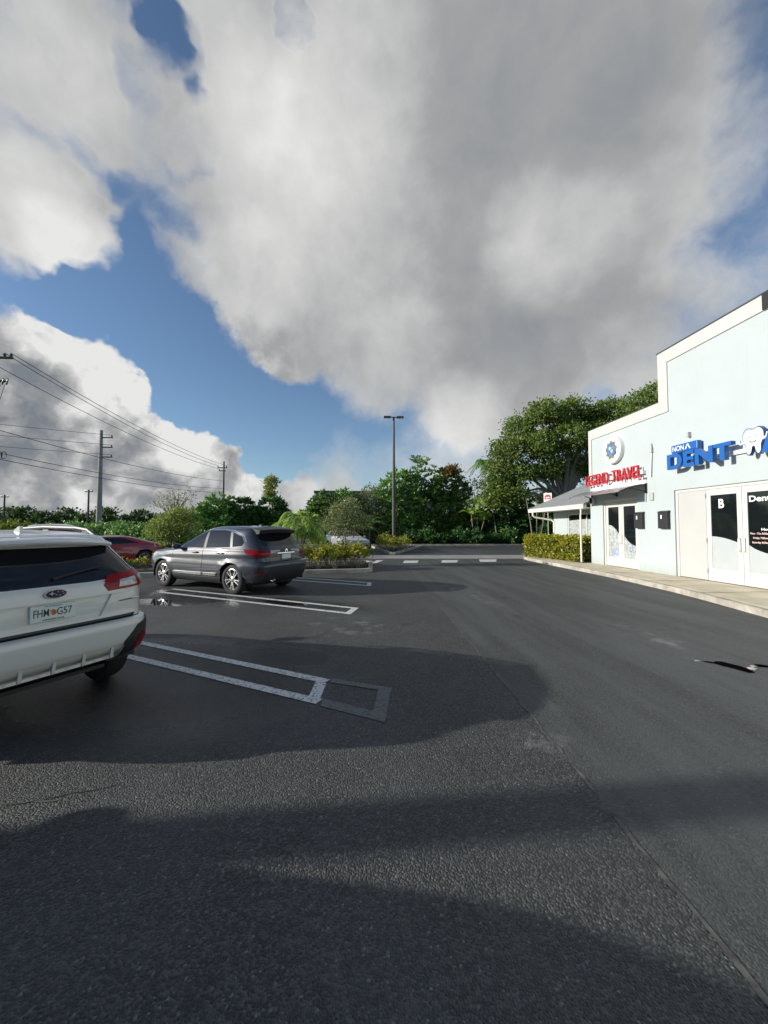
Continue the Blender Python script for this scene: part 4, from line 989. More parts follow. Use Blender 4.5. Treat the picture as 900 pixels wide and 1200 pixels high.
# dark understory that closes the screen at eye level
us = [(x, 37.6 + .4 * math.sin(i * 2.1), 1.55 + .35 * math.sin(i * 1.7), 1.5, 1.0, 1.6) for i, x in enumerate(np.arange(-1.2, 22, 1.5))]
rng = np.random.default_rng(30)
v, f = crown_mesh(us, 1500, 16, .28, (.42, .2), rng)
v[:, 2] = np.maximum(v[:, 2], .02)
tag(np_mesh('undergrowth', v, f, M['lf_dark']), 'dark tangled undergrowth behind the back kerb', 'undergrowth', kind='stuff')
def low_shrub_mesh(seed, w, h, lm, n=120, leaf=(.14, .08)):
    rng = np.random.default_rng(seed)
    return crown_mesh([(0, 0, h * .55, w * .5, w * .42, h * .42), (-w * .25, 0, h * .4, w * .32, w * .32, h * .36), (w * .25, .05, h * .45, w * .32, w * .32, h * .4)], n, 16, .10, leaf, rng)
v, f = low_shrub_mesh(31, 1.9, 1.5, 'lf_dark', 150, (.2, .11)); v[:, 2] = np.maximum(v[:, 2], .0)
proto_me = np_mesh('hedge_shrub', v, f, M['lf_dark'])
hx = list(np.arange(4.9, 18.0, 1.45))
for i, x in enumerate(hx):
    o = proto_me if i == 0 else proto_me.copy()
    if i: C.objects.link(o)
    o.location = (x, 34.3 - .02 * x + .15 * math.sin(i * 3), .08); o.rotation_euler = (0, 0, i * 1.9); o.scale = (1, 1, .85 + .2 * math.sin(i * 2.3))
    tag(o, 'low dark clipped shrub in the row just behind the back kerb', 'shrub', 'dark shrubs along the back kerb')
palm('fan_palm', 'tall slim palm with a feathery crown left of the shade tree', (12.7, 37.5, 0), [(0, 0, 7.9)], 22, 2.3, (-.1, 1.3), .95, .6, .06, 'lf_palmdark', 41, tr=.09)
palm('areca_palm', 'clump of arching palms below the feathery palm crown', (13.2, 34.9, 0), [(-.7, 0, 3.4), (.3, .2, 5.0), (1.3, 0, 4.0)], 12, 2.2, (.5, 1.3), .55, .5, .055, 'lf_palm', 42)
palm('areca_palm', 'tall palm clump beside the shade tree, above the wing gutter', (15.6, 32.6, 0), [(-.9, 0, 4.2), (.2, .2, 5.6), (.9, 0, 3.4)], 12, 2.3, (.5, 1.3), .6, .5, .055, 'lf_palmdark', 43)
palm('spiky_palm', 'small spiky palm poking above the tall screening tree', (6.0, 38.0, 0), [(0, 0, 8.0)], 13, 1.3, (.4, 1.4), .3, .4, .06, 'lf_palmdark', 44, tr=.07)
palm('areca_palm', 'low arching palm in front of the screen, right of the orange leaves', (10.9, 34.9, 0), [(-.4, 0, 2.8), (.3, .1, 3.6), (.8, 0, 2.2)], 11, 1.9, (.5, 1.35), .6, .5, .055, 'lf_palm', 47)
palm('areca_palm', 'dark arching palm in front of the screen just left of the light pole', (.9, 34.6, 0), [(-.4, 0, 1.4), (.3, .1, 2.0)], 11, 1.9, (.5, 1.35), .6, .5, .055, 'lf_palmdark', 48)
# left side
palm('areca_palm', 'bright green arching palm behind the grey car roof', (-3.6, 23.6, 0), [(-.6, 0, 1.5), (-.1, .2, 2.1), (.35, -.2, 1.3), (.7, -.1, 1.8)], 17, 2.0, (.3, 1.35), .95, .55, .065, 'lf_palm', 45)
tree('round_tree', 'small round olive tree in the kerbed island left of the grey car', 'tree', (-6.75, 14.7, .09), [(0, 0, 1.62, .62, .6, .55), (-.5, 0, 1.45, .45, .45, .45), (.5, 0, 1.5, .48, .45, .45), (.15, .1, 2.0, .45, .45, .34), (-.2, -.1, 1.25, .55, .5, .32)], 330, 20, .09, (.085, .042), 'lf_olive', 51, trunk=.045, trunk_h=1.2, bark='palebark', limbs=9)
tree('bare_tree', 'thin half bare tree with loose twigs above the round olive tree', 'tree', (-9.5, 20.6, 0), [(0, 0, 2.9, .9, .7, .75), (-.5, 0, 2.6, .6, .6, .6), (.6, 0, 3.2, .6, .5, .5)], 110, 7, .12, (.10, .05), 'lf_grey', 52, trunk=.05, trunk_h=2.0, bark='palebark', limbs=34)
for i, (X, Y, h, w, lb) in enumerate(((-9.7, 27.2, 4.2, 1.7, 'leafy dark tree with tufted top, left one behind the grey car'), (-8.0, 27.6, 3.9, 1.5, 'leafy dark tree, middle one behind the grey car'), (-6.1, 27.8, 4.0, 1.6, 'leafy dark tree, right one behind the grey car near the slender tree'))):
    b = [(0, 0, h * .72, w * .6, w * .5, h * .22), (-w * .5, 0, h * .5, w * .5, w * .5, h * .25), (w * .5, 0, h * .52, w * .5, w * .5, h * .25), (0, -.2, h * .3, w * .8, w * .5, h * .25)]
    tree('leafy_tree', lb, 'tree', (X, Y, 0), b, 260, 11, .2, (.42, .16), 'lf_dark' if i != 0 else 'lf_mid', 60 + i, trunk=.08, trunk_h=h * .4, mode='rosette', group='dark leafy trees behind the grey car')
tree('slender_tree', 'slender tall tree with a narrow crown right of the utility poles', 'tree', (-6.5, 29.4, 0), [(0, 0, 5.0, .5, .45, .5), (-.15, 0, 4.3, .45, .45, .45), (.1, 0, 3.7, .35, .35, .4)], 120, 14, .12, (.17, .09), 'lf_olive', 71, trunk=.06, trunk_h=4.4, limbs=8)
tree('sapling', 'young airy tree in the island in front of the white car', 'tree', (-.52, 16.2, .09), [(0, 0, 2.15, .8, .7, .45), (-.4, 0, 1.75, .6, .6, .45), (.45, 0, 1.8, .6, .6, .45), (.05, 0, 2.5, .5, .5, .33), (0, 0, 1.35, .5, .5, .3)], 300, 13, .11, (.10, .045), 'lf_grey', 72, trunk=.035, trunk_h=1.8, bark='palebark', limbs=16)
palm('royal_palm', 'thick trunked palm in a small kerbed bed left of the parked cars', (-14.0, 1.68, .09), [(0, 0, 7.6)], 15, 2.6, (.1, 1.2), .7, .6, .07, 'lf_palm', 46, tr=.20)
# far bushes and trees on the left
def copies(proto, spots, labels, cat, group):
    for i, (x, y, z, s, rz) in enumerate(spots):
        o = proto if i == 0 else copy_tree(proto)
        o.location = (x, y, z); o.scale = (s, s, s); o.rotation_euler = (0, 0, rz)
        tag(o, labels[i] if isinstance(labels, (list, tuple)) else labels, cat, group)
fb_ = tree('far_tree', 'x', 'tree', (0, 0, 0), [(0, 0, 3.4, 1.8, 1.6, 1.2), (-1.4, 0, 2.6, 1.4, 1.4, 1.2), (1.5, 0, 2.5, 1.4, 1.4, 1.2), (.2, 0, 1.4, 2.2, 1.4, 1.2)], 170, 14, .3, (.5, .26), 'lf_far', 81, trunk=.16, trunk_h=2)
sp = []
q = random.Random(4)
for i in range(16):
    r_ = -.95 + i * .046; Y = q.uniform(64, 84)
    sp.append((r_ * Y, Y, 0, q.uniform(.85, 1.25), q.uniform(0, 6)))
copies(fb_, sp, 'dark distant tree in the low tree line beyond the utility poles', 'tree', 'distant trees on the left')
sp = [(-62 - 6 * math.sin(i * 1.9), -62 + i * 7.5, 0, 1.75 + .35 * math.sin(i * 2.7), i * 1.1) for i in range(13)]  # unseen row added to keep horizon glow out of the grey car's reflections
for i, (x, y, z, s, rz) in enumerate(sp):
    o = copy_tree(fb_); o.location = (x, y, z); o.scale = (s * 1.5, s * 1.5, s); o.rotation_euler = (0, 0, rz); tag(o, 'unseen tall tree added left of the car park to block the horizon glow', 'tree', 'unseen trees added beyond the left side')
bm_ = tree('roadside_bush', 'x', 'bush', (0, 0, 0), [(0, 0, 1.1, 1.0, .9, .75), (-.8, 0, .8, .8, .8, .6), (.8, 0, .85, .8, .8, .65)], 170, 14, .16, (.22, .12), 'lf_lime', 82, trunk=.06, trunk_h=.7)
copies(bm_, [(-25.6, 30, 0, 1.05, 0), (-23.1, 30.6, 0, 1.0, 2), (-19.3, 29, 0, .9, 4), (-27.4, 33, 0, 1.1, 1)], 'lime green bush beyond the roof rails of the white car', 'bush', 'lime bushes on the left')
bn_ = tree('roadside_bush', 'x', 'bush', (0, 0, 0), [(0, 0, 1.2, 1.1, .9, .8), (-.9, 0, .9, .8, .8, .7), (.9, 0, .9, .8, .8, .7)], 200, 14, .17, (.2, .11), 'lf_mid', 83, trunk=.06, trunk_h=.7)
copies(bn_, [(-17.2, 27, 0, .95, 0), (-15.6, 26.6, 0, 1.0, 2), (-14.0, 26.4, 0, .95, 4), (-12.3, 26.2, 0, 1.02, 1), (-10.8, 26.4, 0, .95, 5), (-19.0, 27.5, 0, 1.0, 3)], 'green bush in the hedge behind the maroon car', 'bush', 'green bushes behind the maroon car')

# golden crotons in the beds
def croton(seed):
    rng = np.random.default_rng(seed)
    r = empty('croton_shrub'); mb = MB()
    tips = []
    for i in range(9):
        a = i * 2.4 + rng.uniform(-.3, .3); rr = rng.uniform(.1, .36); h = rng.uniform(.42, .72)
        tips.append((rr * math.cos(a), rr * math.sin(a), h)); mb.tube([(rr * .3 * math.cos(a), rr * .3 * math.sin(a), 0), tips[-1]], [.012, .006], 5)
    mb.build('stems', M['palebark'], r)
    V = []
    for t in tips:
        n = 30; base = np.array(t) + rng.normal(size=(n, 3)) * np.array([.06, .06, .11]); d = rng.normal(size=(n, 3)); d[:, 2] = np.abs(d[:, 2]) * .8 + .1
        v, f = leaf_arrays(base, d, .15 * rng.uniform(.7, 1.3, n), .06, rng); V.append(v)
    v = np.concatenate(V); np_mesh('leaves', v, np.arange(len(v)).reshape(-1, 4), M['lf_croton'], r)
    return r
protos = [croton(91), croton(92), croton(93)]; used = [False] * 3
def plant(x, y, z, s, rz, label, group):
    k = q.randrange(3)
    o = protos[k] if not used[k] else copy_tree(protos[k]); used[k] = True
    o.location = (x, y, z); o.scale = (s, s, s * q.uniform(.85, 1.1)); o.rotation_euler = (0, 0, rz)
    tag(o, label, 'shrub', group)
for i in range(8):
    plant(-2.0 + i * .30 + q.uniform(-.08, .08), 14.15 + q.uniform(0, .9), .09, q.uniform(.8, 1.1), q.uniform(0, 6), 'golden leafy shrub in the kerbed island right of the grey car', 'golden shrubs in the near island')
for i in range(5):
    plant(-1.6 + i * .45 + q.uniform(-.1, .1), 15.4 + q.uniform(0, .8), .09, q.uniform(.8, 1.05), q.uniform(0, 6), 'golden leafy shrub in the kerbed island right of the grey car', 'golden shrubs in the near island')
for i in range(13):
    plant(-8.4 + i * .46 + q.uniform(-.1, .1), 13.75 + q.uniform(0, .8), .09, q.uniform(.5, .68), q.uniform(0, 6), 'golden leafy shrub in the island behind and left of the grey car', 'golden shrubs behind the grey car')
for i in range(9):
    a = i / 8
    plant(1.7 + 2.0 * ((i * .618) % 1) - .25, 24.0 + 3.2 * a, .09, q.uniform(.9, 1.2), q.uniform(0, 6), 'golden leafy shrub at the foot of the light pole', 'golden shrubs in the lamp island')
# clipped golden hedge by the wing
rng = np.random.default_rng(99)
n = 5200
t = rng.uniform(0, 1, n); ax = np.array([9.02, 19.35]); bx = np.array([9.95, 15.95])
side = rng.uniform(-1, 1, n); hz = rng.uniform(0, 1, n)
# leaves lie on the surface of a softly bulging box
which = rng.uniform(0, 1, n)
s_ = np.where(which < .45, np.sign(side), side); h_ = np.where(which >= .45, np.where(which < .9, 1.0, hz), hz)
t = np.where(which >= .9, np.round(t), t)
dirn = (bx - ax) / np.linalg.norm(bx - ax); nrm = np.array([-dirn[1], dirn[0]])
wob = 1 + .10 * np.sin(t * 19 + 2) * np.cos(hz * 5)
base = np.zeros((n, 3)); base[:, :2] = ax + (bx - ax) * t[:, None] + nrm * (s_ * .50 * wob)[:, None]
base[:, 2] = .16 + h_ * (.95 + .05 * np.sin(t * 23)); base += rng.normal(size=(n, 3)) * .045
d = rng.normal(size=(n, 3)); d[:, :2] += nrm * (s_ * .8)[:, None]; d[:, 2] += .4
v, f = leaf_arrays(base, d, .13 * rng.uniform(.6, 1.3, n), .075, rng)
hg = empty('clipped_hedge', (9.5, 17.6, .14)); tag(hg, 'clipped golden green hedge along the grey roofed wing', 'hedge')
o = np_mesh('leaves', v - np.array([9.5, 17.6, .14]), f, M['lf_yellow'], hg)
mb = MB()
P = [ax + nrm * .36, ax - nrm * .36, bx - nrm * .36, bx + nrm * .36]
mb.prism([(p[0] - 9.5, p[1] - 17.6) for p in P], .0, .92); mb.build('branches', mat('hedge_core', (.05, .055, .015), .95, var=.6, vscale=20), hg)

# ------------------------------------------------------------------ poles and wires
lp = empty('street_lamp', (2.65, 28.0, .09)); tag(lp, 'tall parking lot light pole with two flat heads in the planted island', 'street lamp')
mb = MB(); mb.tube([(0, 0, 0), (0, 0, 9.65)], [.135, .075], 12); mb.build('pole', M['bronze'], lp, smooth=True)
mb = MB(); mb.tube([(0, 0, 0), (0, 0, .5)], .25, 16); mb.build('footing', M['curb'], lp, smooth=True)
mb = MB(); mb.tube([(-.25, 0, 9.66), (.25, 0, 9.66)], .04, 8); mb.build('arm', M['bronze'], lp)
for s in (-1, 1):
    mb = MB(); mb.box(min(s * .22, s * .74), max(s * .22, s * .74), -.17, .17, 9.61, 9.72, .03); h = mb.build('lamp_head', M['bronze'], lp)
    mb = MB(); mb.box(min(s * .28, s * .70), max(s * .28, s * .70), -.13, .13, 9.60, 9.612); mb.build('lens', M['clearlens'], h)

def pole(name, label, loc, h, r0, r1, m, arms=(), side=0):
    """arms: (z, x0, x1, insulators)"""
    p = empty(name, loc); tag(p, label, 'utility pole')
    mb = MB(); mb.tube([(0, 0, 0), (0, 0, h)], [r0, r1], 10); mb.build('pole', M[m], p, smooth=True)
    for z, x0, x1, ins in arms:
        mb = MB(); mb.box(x0, x1, -.06, .06, z - .06, z + .06); a = mb.build('crossarm', M['woodpole'], p)
        for xi in ins:
            mb = MB(); mb.tube([(xi, 0, z + .06), (xi, 0, z + .16), (xi, 0, z + .30)], [.03, .09, .05], 8); mb.build('insulator', M['ceramic'], a, smooth=True)
    return p
p1 = pole('utility_pole', 'tall pale concrete utility pole with three short arms', (-31.4, 49, 0), 13.5, .34, .17, 'conpole', [(12.6, 0.1, 1.35, [1.25]), (11.4, .1, 1.35, [1.25]), (10.2, .1, 1.35, [1.25])])
mb = MB()
for k in range(10): mb.tube([(-.3, 0, 2.6 + k * .45), (.3, 0, 2.6 + k * .45)], .018, 5)
mb.build('climbing_step', M['steel'], p1)
pole('utility_pole', 'slim weathered utility pole above the leafy dark trees', (-21.1, 62, 0), 12.0, .17, .11, 'woodpole', [(11.0, -1.0, .5, [-.9, .4]), (10.5, -.8, .3, [-.7])])
pole('utility_pole', 'short distant utility pole just left of the concrete pole', (-50, 75, 0), 8.6, .2, .13, 'woodpole', [(8.2, -.7, .7, [-.6, .6])])
pole('utility_pole', 'far utility pole at the left end of the tree line', (-69, 80, 0), 7.9, .2, .13, 'woodpole', [(7.5, -.7, .7, [-.6, .6])])
pL = pole('utility_pole', 'utility pole at the left picture edge carrying cutouts and cable loops', (-23.6, 26, 0), 13.2, .19, .13, 'woodpole', [(12.55, -1.3, 1.35, [-1.1, 0.85, 1.25]), (11.0, -1.0, 1.0, [])])
for xx in (.55, .85, 1.1):
    mb = MB(); mb.tube([(xx, -.1, 10.75), (xx + .1, -.12, 11.15)], [.05, .05], 7); mb.tube([(xx + .02, -.18, 10.8), (xx + .16, -.2, 11.05)], .03, 6); mb.build('cutout', M['ceramic'], pL, smooth=True)
mb = MB()
for xx in (.35, .62, .9, 1.15):
    mb.tube([(xx + .16 * math.cos(a), -.15, 6.2 + .22 * math.sin(a)) for a in np.linspace(0, 6.2832, 15)], .025, 5, cap=False)
mb.build('cable_loop', M['wire'], pL, smooth=True)
mb = MB()
for xx in (.75, 1.0): mb.tube([(xx, -.1, 10.75), (xx - .3, -.1, 9.6), (.15, -.1, 8.0)], .02, 5)
mb.build('riser_cable', M['wire'], pL)
def wire(a, b, sag, label, r=.022):
    a = Vector(a); b = Vector(b); n = 26; mb = MB(); mid = a.lerp(b, .5)
    mb.tube([a.lerp(b, t) - Vector((0, 0, sag * 4 * t * (1 - t))) - mid for t in np.linspace(0, 1, n)], r, 5)
    o = mb.build('power_line', M['wire']); o.location = mid
    return tag(o, label, 'power line', 'overhead power lines')
ext = Vector((-23.6, 26, 0)); p2v = Vector((-21.1, 62, 0))
def span(dx, za, dx2, zb, sag, label):
    wire((-23.6 + dx, 26, za), (-21.1 + dx2, 62, zb), sag, label)
span(1.25, 12.85, .4, 11.3, .75, 'upper overhead line crossing the clouds at left, outermost insulator')
span(.85, 12.85, -.9, 11.3, .75, 'upper overhead line, second of the topmost pair at left')
span(-1.1, 12.85, -.7, 10.8, .8, 'upper overhead line slightly below the topmost pair')
span(.1, 8.0, 0, 8.9, .55, 'middle overhead line passing behind the concrete pole')
span(.1, 6.5, 0, 7.7, .5, 'lower overhead cable, first below the middle line')
span(.1, 6.1, 0, 7.0, .45, 'lowest overhead cable at left, ending at cable loops')
for z, dx in ((12.9, 1.25), (11.7, 1.25), (10.5, 1.25)):
    wire((-31.4 + dx, 49, z), (-75, 20, z + 1.4), .8, 'faint overhead line leaving the concrete pole to the left')
# ------------------------------------------------------------------ cars
def pchip(x, y, q):
    x = np.asarray(x, float); y = np.asarray(y, float); h = np.diff(x); d = np.diff(y) / h; n = len(x)
    m = np.zeros(n)
    for i in range(1, n - 1):
        if d[i - 1] * d[i] > 0:
            w1 = 2 * h[i] + h[i - 1]; w2 = h[i] + 2 * h[i - 1]
            m[i] = (w1 + w2) / (w1 / d[i - 1] + w2 / d[i])
    m[0] = d[0]; m[-1] = d[-1]
    k = np.clip(np.searchsorted(x, q, side='right') - 1, 0, n - 2); t = (q - x[k]) / h[k]
    return ((1 + 2 * t) * (1 - t) ** 2 * y[k] + t * (1 - t) ** 2 * h[k] * m[k] + t * t * (3 - 2 * t) * y[k + 1] + t * t * (t - 1) * h[k] * m[k + 1])

class Car:
    """body lofted as a stack of plan outlines; panels, panes and lamps are then cut out of it.  x forward from the tail, y left, z up"""
    def __init__(s, name, label, paintm, levels, wheels, nr=8.0, nf=5.0, warp=None, flare=.02, sub=6, nq=26):
        s.root = empty(name); tag(s.root, label, 'car'); s.wheels = wheels; s.paint = paintm
        lv = np.array(levels, float); k = np.arange(len(lv)); q = np.linspace(0, len(lv) - 1, (len(lv) - 1) * sub + 1)
        Z, XR, XF, W = (pchip(k, lv[:, i], q) for i in range(4))
        bm = bmesh.new(); rings = []
        th = np.linspace(0, math.pi / 2, 600)
        def quad(n):
            c = np.cos(th) ** (2 / n); sn = np.sin(th) ** (2 / n)
            return c, sn
        for z, xr, xf, w in zip(Z, XR, XF, W):
            a = (xf - xr) / 2; xc = (xf + xr) / 2; pts = []
            up = np.clip((z - wheels['belt']) / .35, 0, 1)
            for (n, sx) in ((nr + 0 * up, -1), (nf, 1)):
                c, sn = quad(n); X = a * c; Y = w * sn
                L = np.concatenate([[0], np.cumsum(np.hypot(np.diff(X), np.diff(Y)))])
                # denser round the corner
                ang = np.arctan2(np.gradient(Y), -np.gradient(X)); cur = np.abs(np.gradient(ang)); D = L / L[-1] + .9 * np.cumsum(cur) / cur.sum()
                t = np.linspace(0, D[-1], nq + 1); X = np.interp(t, D, X); Y = np.interp(t, D, Y)
                pts.append((xc + sx * X, Y))
            rx, ry = pts[0]; fx, fy = pts[1]
            # right half: rear centre -> front centre (y<0), then left half back
            half = [(x, y) for x, y in zip(rx, ry)] + [(x, y) for x, y in zip(fx[::-1], fy[::-1])][1:]
            ring = [(x, -y) for x, y in half] + [(x, y) for x, y in half[::-1]][1:-1]
            rings.append([(x, y, z) for x, y in ring])
        V = []
        for ring in rings:
            vs = []
            for x, y, z in ring:
                if warp: x, y, z = warp(x, y, z)
                for xw in (wheels['rear'], wheels['front']):
                    d = math.hypot(x - xw, z - wheels['r'])
                    if abs(y) > .55: y += math.copysign(flare * math.exp(-((d - wheels['r'] - .06) / .07) ** 2), y)
                vs.append(bm.verts.new((x, y, z)))
            V.append(vs)
        n = len(V[0])
        for r0, r1 in zip(V, V[1:]):
            for i in range(n): bm.faces.new((r0[i], r0[(i + 1) % n], r1[(i + 1) % n], r1[i]))
        bm.faces.new(V[0][::-1]); bm.faces.new(V[-1])
        bm.normal_update()
        s.bm = bm; s.ref = bm.copy(); s.ref.normal_update(); s.ref.verts.ensure_lookup_table(); s.ref.faces.ensure_lookup_table()
        bmesh.ops.triangulate(s.ref, faces=s.ref.faces[:]); s.ref.faces.ensure_lookup_table(); s.ref.normal_update()
        s.tree = BVHTree.FromBMesh(s.ref)
    def normal_at(s, co):
        loc, nn, i, d = s.tree.find_nearest(co)
        f = s.ref.faces[i]; w = poly_3d_calc([v.co for v in f.verts], loc)
        r = Vector((0, 0, 0))
        for v, a in zip(f.verts, w): r += v.normal * a
        return r.normalized() if r.length > 1e-6 else nn
    def cut(s, poly, ang, bm=None, cond=None, nmin=.08, delete=True):
        """cut the panel that shows inside poly when looking at the car from bearing ang (degrees; 180 = behind, 90 = left, -90 = right).
        poly in (u, z): for the sides u is x, otherwise u runs to the viewer's right"""
        bm = bm or s.bm; a = R(ang); d = Vector((math.cos(a), math.sin(a), 0))
        if abs(abs(ang) - 90) < 1: e = Vector((1, 0, 0))
        else: e = Vector((-math.sin(a), math.cos(a), 0))
        us = [p[0] for p in poly]; zs = [p[1] for p in poly]
        u0, u1, z0, z1 = min(us) - .02, max(us) + .02, min(zs) - .02, max(zs) + .02
        def ok(f):
            if f.normal.dot(d) < nmin: return False
            uu = [v.co.dot(e) for v in f.verts]; zz = [v.co.z for v in f.verts]
            return max(uu) > u0 and min(uu) < u1 and max(zz) > z0 and min(zz) < z1 and (cond is None or cond(f.calc_center_median()))
        n = len(poly)
        for i in range(n):
            p, q_ = poly[i], poly[(i + 1) % n]
            t = e * (q_[0] - p[0]) + Vector((0, 0, q_[1] - p[1]))
            no = t.cross(d)
            if no.length < 1e-7: continue
            no.normalize()
            fs = [f for f in bm.faces if ok(f)]
            geom = set(fs)
            for f in fs: geom.update(f.edges); geom.update(f.verts)
            bmesh.ops.bisect_plane(bm, geom=list(geom), dist=1e-6, plane_co=e * p[0] + Vector((0, 0, p[1])), plane_no=no)
            bm.normal_update()
        def inside(x, y):
            c = False; j = n - 1
            for i in range(n):
                (xi, yi), (xj, yj) = poly[i], poly[j]
                if (yi > y) != (yj > y) and x < (xj - xi) * (y - yi) / (yj - yi) + xi: c = not c
                j = i
            return c
        sel = []
        for f in bm.faces:
            if f.normal.dot(d) < nmin: continue
            c = f.calc_center_median()
            if (cond is None or cond(c)) and inside(c.dot(e), c.z): sel.append(f)
        out = bmesh.new(); mp = {}
        for f in sel:
            vs = []
            for v in f.verts:
                if v not in mp: mp[v] = out.verts.new(v.co)
                vs.append(mp[v])
            try: out.faces.new(vs)
            except ValueError: pass
        if delete: bmesh.ops.delete(bm, geom=sel, context='FACES')
        out.normal_update()
        return out
    def obj(s, bm, name, m, parent=None, off=0.0, skirt=0.0, smooth=True):
        """turn a cut panel into a part, moved along the body normal by off, its edge turned inward by skirt"""
        bm.verts.ensure_lookup_table()
        nor = {v: s.normal_at(v.co) for v in bm.verts}
        skirt_faces = set()
        if skirt:
            be = [ed for ed in bm.edges if len(ed.link_faces) == 1]
            nv = {}
            for ed in be:
                f = ed.link_faces[0]
                for v in ed.verts:
                    if v not in nv:
                        w = bm.verts.new(v.co + nor[v] * (off - skirt)); nv[v] = w; nor[w] = nor[v]
            for ed in be:
                f = ed.link_faces[0]; lp_ = [l for l in f.loops if l.edge == ed][0]
                a, b = lp_.vert, lp_.link_loop_next.vert
                try: skirt_faces.add(bm.faces.new((b, a, nv[a], nv[b])))
                except ValueError: pass
            sk = set(nv.values())
        else: sk = set()
        for v in bm.verts:
            if v not in sk and off: v.co = v.co + nor[v] * off
        bm.normal_update(); bm.verts.index_update(); bm.faces.index_update()
        ln = []
        for f in bm.faces:
            for l in f.loops: ln.append((f.normal if f in skirt_faces else nor[l.vert])[:])
        me = bpy.data.meshes.new(name); bm.to_mesh(me); bm.free()
        me.polygons.foreach_set('use_smooth', [True] * len(me.polygons))
        me.normals_split_custom_set(ln)
        return link(name, me, m, parent if parent is not None else s.root)
    def panel(s, poly, ang, name, m, parent=None, gap=.008, cond=None, nmin=.08, off=0.0):
        """a closed panel (door, hatch) with a dark shut line round it"""
        outer = s.cut(poly, ang, cond=cond, nmin=nmin)
        c = Vector((sum(p[0] for p in poly) / len(poly), sum(p[1] for p in poly) / len(poly)))
        inner = []; n = len(poly)
        area = sum(poly[i][0] * poly[(i + 1) % n][1] - poly[(i + 1) % n][0] * poly[i][1] for i in range(n)); sg_ = 1 if area > 0 else -1
        for i in range(n):
            p = Vector(poly[i]); a = (p - Vector(poly[i - 1])).normalized(); b = (Vector(poly[(i + 1) % n]) - p).normalized()
            na = Vector((-a.y, a.x)) * sg_; nb = Vector((-b.y, b.x)) * sg_; bi = (na + nb).normalized()
            inner.append((p + bi * gap / max(.4, bi.dot(na)))[:])
        pan = s.cut(inner, ang, bm=outer, cond=cond, nmin=nmin)
        o = s.obj(pan, name, m, parent, off=off)
        s.obj(outer, 'shut_line', M['seam'], o, off=-.006)
        return o
    def strip(s, pts, ang, w, name, m, parent=None, off=.006, skirt=.012, cond=None, nmin=.08):
        """a narrow band along a polyline (u, z)"""
        L = []; Rr = []
        for i, p in enumerate(pts):
            a = Vector(pts[max(i - 1, 0)]); b = Vector(pts[min(i + 1, len(pts) - 1)]); t = (b - a).normalized(); n_ = Vector((-t.y, t.x)) * w / 2
            L.append((Vector(p) + n_)[:]); Rr.append((Vector(p) - n_)[:])
        return s.obj(s.cut(L + Rr[::-1], ang, cond=cond, nmin=nmin), name, m, parent, off=off, skirt=skirt)
    def wells(s, trim=None, tw=.06, gap=.045, depth=.30):
        r = s.wheels['r'] + gap
        for xw in (s.wheels['rear'], s.wheels['front']):
            for sd in (1, -1):
                c = [(xw + r * math.cos(a), s.wheels['r'] + r * math.sin(a)) for a in np.linspace(0, 2 * math.pi, 28, endpoint=False)]
                if trim:
                    r2 = r + tw
                    c2 = [(xw + r2 * math.cos(a), s.wheels['r'] + r2 * math.sin(a)) for a in np.linspace(0, 2 * math.pi, 28, endpoint=False)]
                    ring = s.cut(c2, 90 * sd, cond=lambda p, sd=sd: p.y * sd > .5)
                    s.cut(c, 90 * sd, bm=ring).free()
                    s.obj(ring, 'arch_trim', trim, off=.012, skirt=.02)
                else:
                    s.cut(c, 90 * sd, cond=lambda p, sd=sd: p.y * sd > .5).free()
                mb = MB(); w = s.wheels['track'] + .02
                prof = [(0, sd * (w - depth)), (r * 1.02, sd * (w - depth)), (r * 1.02, sd * (w - .02))]
                mb.lathe(prof, 28, 'Y', (xw, 0, s.wheels['r']))
                # the liner ends at the sill
                bmesh.ops.delete(mb.bm, geom=[v for v in mb.bm.verts if v.co.z < .21 and math.hypot(v.co.x - xw, v.co.z - s.wheels['r']) > .1], context='VERTS')
                mb.build('wheel_well', M['blackplastic'], s.root, recalc=False)
    def finish(s):
        s.obj(s.bm, 'body', s.paint); s.ref.free()

